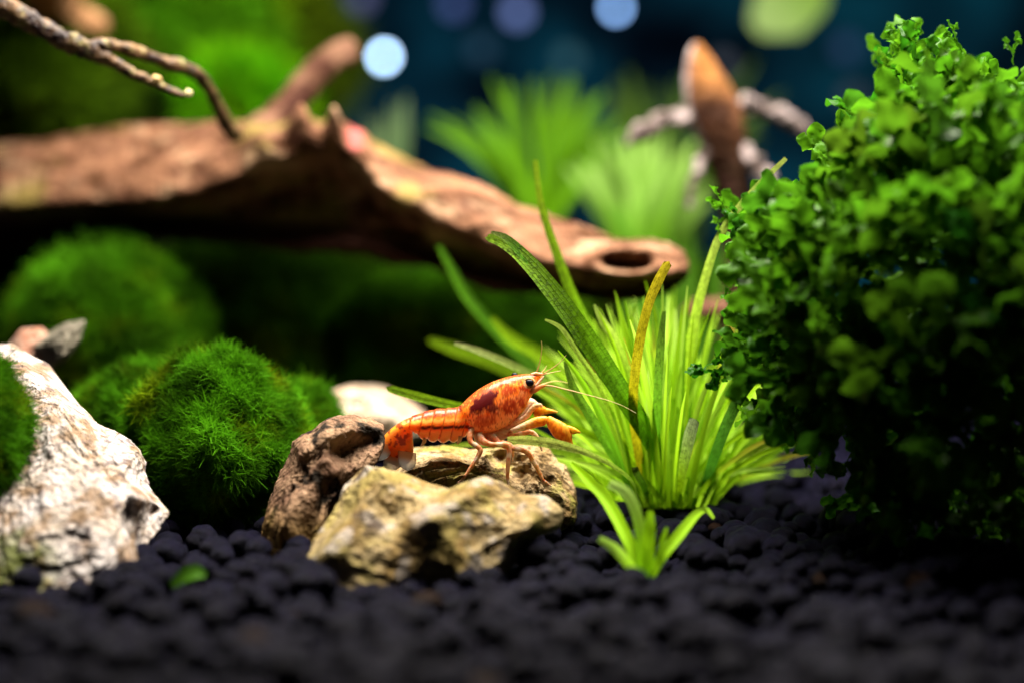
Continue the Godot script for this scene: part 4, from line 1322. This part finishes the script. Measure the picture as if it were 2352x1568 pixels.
	# mouth leg
	tube(b, kpts([[1360, 880, 90], [1410, 852, 120], [1470, 815, 135], [1510, 760, 140], [1550, 722, 145], [1592, 716, 148], [1608, 738, 148]]), krad([20, 24, 26, 26, 24, 20, 8]), func(t, a, w): return mix3(Color(0.74, 0.40, 0.24), Color(0.5, 0.14, 0.05), 0.3 + 1.8 * n2.get_noise_3dv(w * 1500.0)), 40, 12)
	tube(b, kpts([[1380, 850, 70], [1430, 815, 95], [1470, 770, 100], [1500, 720, 100], [1520, 690, 90]]), krad([16, 20, 22, 20, 8]), func(t, a, w): return Color(0.72, 0.36, 0.2), 30, 12)
	# walking legs
	var skin := func(t, a, w):
		var k := n2.get_noise_3dv(w * 1300.0)
		var c := mix3(Color(0.86, 0.34, 0.17), Color(0.68, 0.14, 0.04), 0.45 + 1.7 * k)
		c = mix3(c, Color(0.90, 0.64, 0.48), smoothstep(0.55, 0.95, sin(t * 21.0 + 1.0)) * 0.65)
		return mix3(c, Color(0.8, 0.5, 0.38), smoothstep(0.9, 1.0, t) * 0.6)
	var legs := [
		[[[985, 920, 110], [962, 985, 150], [972, 1045, 175], [1030, 1085, 190], [1055, 1125, 195], [1020, 1200, 200], [960, 1290, 205], [905, 1370, 210], [850, 1412, 215]], [30, 34, 28, 27, 29, 24, 20, 17, 8]],
		[[[1050, 960, 120], [1075, 1030, 160], [1150, 1066, 190], [1240, 1066, 205], [1300, 1072, 212], [1314, 1120, 215], [1310, 1190, 218], [1302, 1290, 222], [1300, 1380, 225], [1312, 1455, 228]], [36, 40, 30, 28, 30, 28, 25, 22, 17, 6]],
		[[[1160, 970, 110], [1220, 1050, 140], [1330, 1098, 155], [1430, 1118, 162], [1488, 1150, 165], [1540, 1235, 170], [1585, 1320, 172], [1615, 1390, 174], [1632, 1465, 176]], [34, 34, 28, 27, 29, 26, 22, 18, 5]],
		[[[1280, 940, 60], [1340, 985, 70], [1420, 972, 70], [1500, 955, 68], [1550, 985, 66], [1590, 1060, 64], [1610, 1130, 62]], [30, 30, 28, 28, 26, 18, 6]],
		[[[1120, 960, -80], [1180, 1040, -110], [1260, 1050, -130], [1330, 1075, -140], [1350, 1140, -140], [1345, 1220, -140]], [26, 26, 24, 22, 18, 6]],
		[[[1230, 950, -60], [1290, 960, -100], [1400, 1000, -120], [1560, 1040, -130], [1600, 1110, -130]], [26, 26, 22, 20, 6]]]
	for l in legs:
		tube(b, kpts(l[0]), krad(l[1].map(func(r): return r * 0.84)), skin, 64, 12, 0.10, 1800.0)
	tube(b, kpts([[1612, 1385, 174], [1650, 1410, 176], [1700, 1445, 178]]), krad([15, 12, 4]), skin, 16, 10)
	# base of the legs, swimmerets
	limb(b, [[960, 905, 985, 940, 0, 90], [990, 930, 1010, 1040, 0, 110], [1080, 950, 1100, 1080, 0, 120], [1180, 940, 1200, 1050, 0, 110], [1300, 880, 1330, 985, 0, 90], [1400, 800, 1430, 860, 0, 50]], white, 40, 20)
	for q in [[560, 1010], [880, 990]]:
		tube(b, kpts([[q[0], q[1], 90], [q[0] - 12, q[1] + 40, 100], [q[0] - 36, q[1] + 75, 105]]), krad([20, 18, 6]), func(t, a, w): return Color(0.78, 0.45, 0.25), 14, 8)
	# feeler bases
	tube(b, kpts([[1500, 600, 70], [1550, 575, 85], [1600, 548, 92], [1640, 535, 95]]), krad([24, 26, 20, 14]), func(t, a, w): return Color(0.62, 0.17, 0.06), 24, 12)
	tube(b, kpts([[1500, 590, 84], [1550, 548, 84], [1590, 500, 74], [1628, 452, 60]]), krad([12, 15, 12, 3]), func(t, a, w): return mix3(Color(0.75, 0.4, 0.28), Color(0.55, 0.16, 0.08), 0.5 + n2.get_noise_3dv(w * 2500.0)), 24, 10)
	tube(b, kpts([[1510, 450, 30], [1550, 436, 26], [1590, 438, 22], [1622, 440, 20]]), krad([18, 20, 15, 6]), func(t, a, w): return Color(0.66, 0.22, 0.10), 20, 10)
	# eye ring
	var ring := []
	for k in 13:
		var a := TAU * k / 12.0
		ring.append([1495.0 + 46.0 * cos(a), 517.0 + 40.0 * sin(a), 92.0])
	tube(b, kpts(ring), krad([11, 11, 11, 11]), func(t, a, w): return Color(0.66, 0.26, 0.09), 48, 10)
	part("body", b.mesh(), M.shell, o)
	# tail fan edge, thin and clear
	var fan := builder(base)
	for q in [[[205, 1060], [165, 1150], [122, 1215], 84.0, 80.0], [[300, 1140], [268, 1225], [248, 1305], 88.0, 60.0], [[395, 1130], [402, 1220], [395, 1300], 84.0, 86.0], [[210, 1060], [175, 1140], [150, 1195], 66.0, -74.0]]:
		var p := PackedVector3Array()
		var cc := PackedColorArray()
		var uv := PackedVector2Array()
		for r in 14:
			var t := r / 13.0
			var m0 := Vector2(q[0][0], q[0][1]).lerp(Vector2(q[1][0], q[1][1]), minf(t * 1.6, 1.0)).lerp(Vector2(q[2][0], q[2][1]), t * t)
			var w: float = q[3] * sqrt(maxf(0.01, 1.0 - pow(t, 3.0)))
			for k in 12 + 1:
				var a := TAU * (k % 12) / 12.0
				p.append(K(m0.x + w * cos(a), m0.y + 0.15 * w * cos(a), q[4] + 8.0 * sin(a)))
				cc.append(mix3(Color(0.70, 0.30, 0.12), Color(0.85, 0.85, 0.88), smoothstep(0.25, 0.6, t)))
				uv.append(Vector2(k / 12.0, t))
		fan.grid(p, cc, uv, 14, 12)
	part("tail_fan_edge", fan.mesh(), M.fin, o)
	# eyes
	for e in [[1496, 516, 96, 40.0, 32.0], [1364, 450, -96, 30.0, 26.0]]:
		var be := builder(base)
		ball(be, 12, func(d): return K(e[0] + d.x * e[3], e[1] - d.y * e[4], e[2] + d.z * 26.0), func(d, w): return Color.WHITE)
		part("eye", be.mesh(), M.eye, o)
	# feelers
	var gold := func(t, a, w): return mix3(Color(0.66, 0.34, 0.10), Color(0.72, 0.58, 0.22), t)
	var feelers := [
		[[[1636, 536, 95], [1720, 548, 110], [1800, 568, 120], [1950, 605, 130], [2080, 640, 140], [2200, 672, 150], [2330, 720, 160], [2460, 790, 165]], [9, 7.5, 6.5, 5.5, 5, 4, 3, 2], "antenna"],
		[[[1560, 425, 20], [1585, 350, 22], [1600, 270, 24], [1608, 200, 26], [1603, 140, 28]], [9, 6.5, 5.5, 4.5, 3], "antennule"],
		[[[1618, 436, 20], [1700, 385, 40], [1770, 330, 50], [1825, 268, 56]], [8, 6, 5, 3], "antennule"],
		[[[1618, 440, 10], [1690, 425, 0], [1780, 405, -10]], [7, 4.5, 2.5], "antennule"],
		[[[1600, 430, -20], [1630, 395, -30], [1650, 360, -40]], [8, 5, 2], "antennule"],
		[[[1560, 560, -80], [1640, 520, -150], [1740, 500, -260], [1860, 520, -380]], [10, 6, 5, 3], "antenna"]]
	for f in feelers:
		var bf := builder(base)
		tube(bf, kpts(f[0]), krad(f[1].map(func(r): return r * 0.78)), gold, 48, 8)
		part(f[2], bf.mesh(), M.feeler, o)

# ------------------------------------------------------------------ small scraps
func scraps() -> void:
	var d := ground_d(1330) 
	var at := P(430, 1325, d - 0.012)
	var o := thing("leaf_scrap", "small dark green scrap of leaf lying on the granules", "leaf", at)
	one_blade(o, [[395, 1345, d - 0.012], [420, 1325, d - 0.012], [450, 1315, d - 0.012], [472, 1322, d - 0.012]], [18, 38, 40, 8], Color(0.05, 0.14, 0.008), Color(0.06, 0.18, 0.01), M.soft, 0.2, 0.0, Vector3(0, 0.7, 0.7), "leaf_blade")
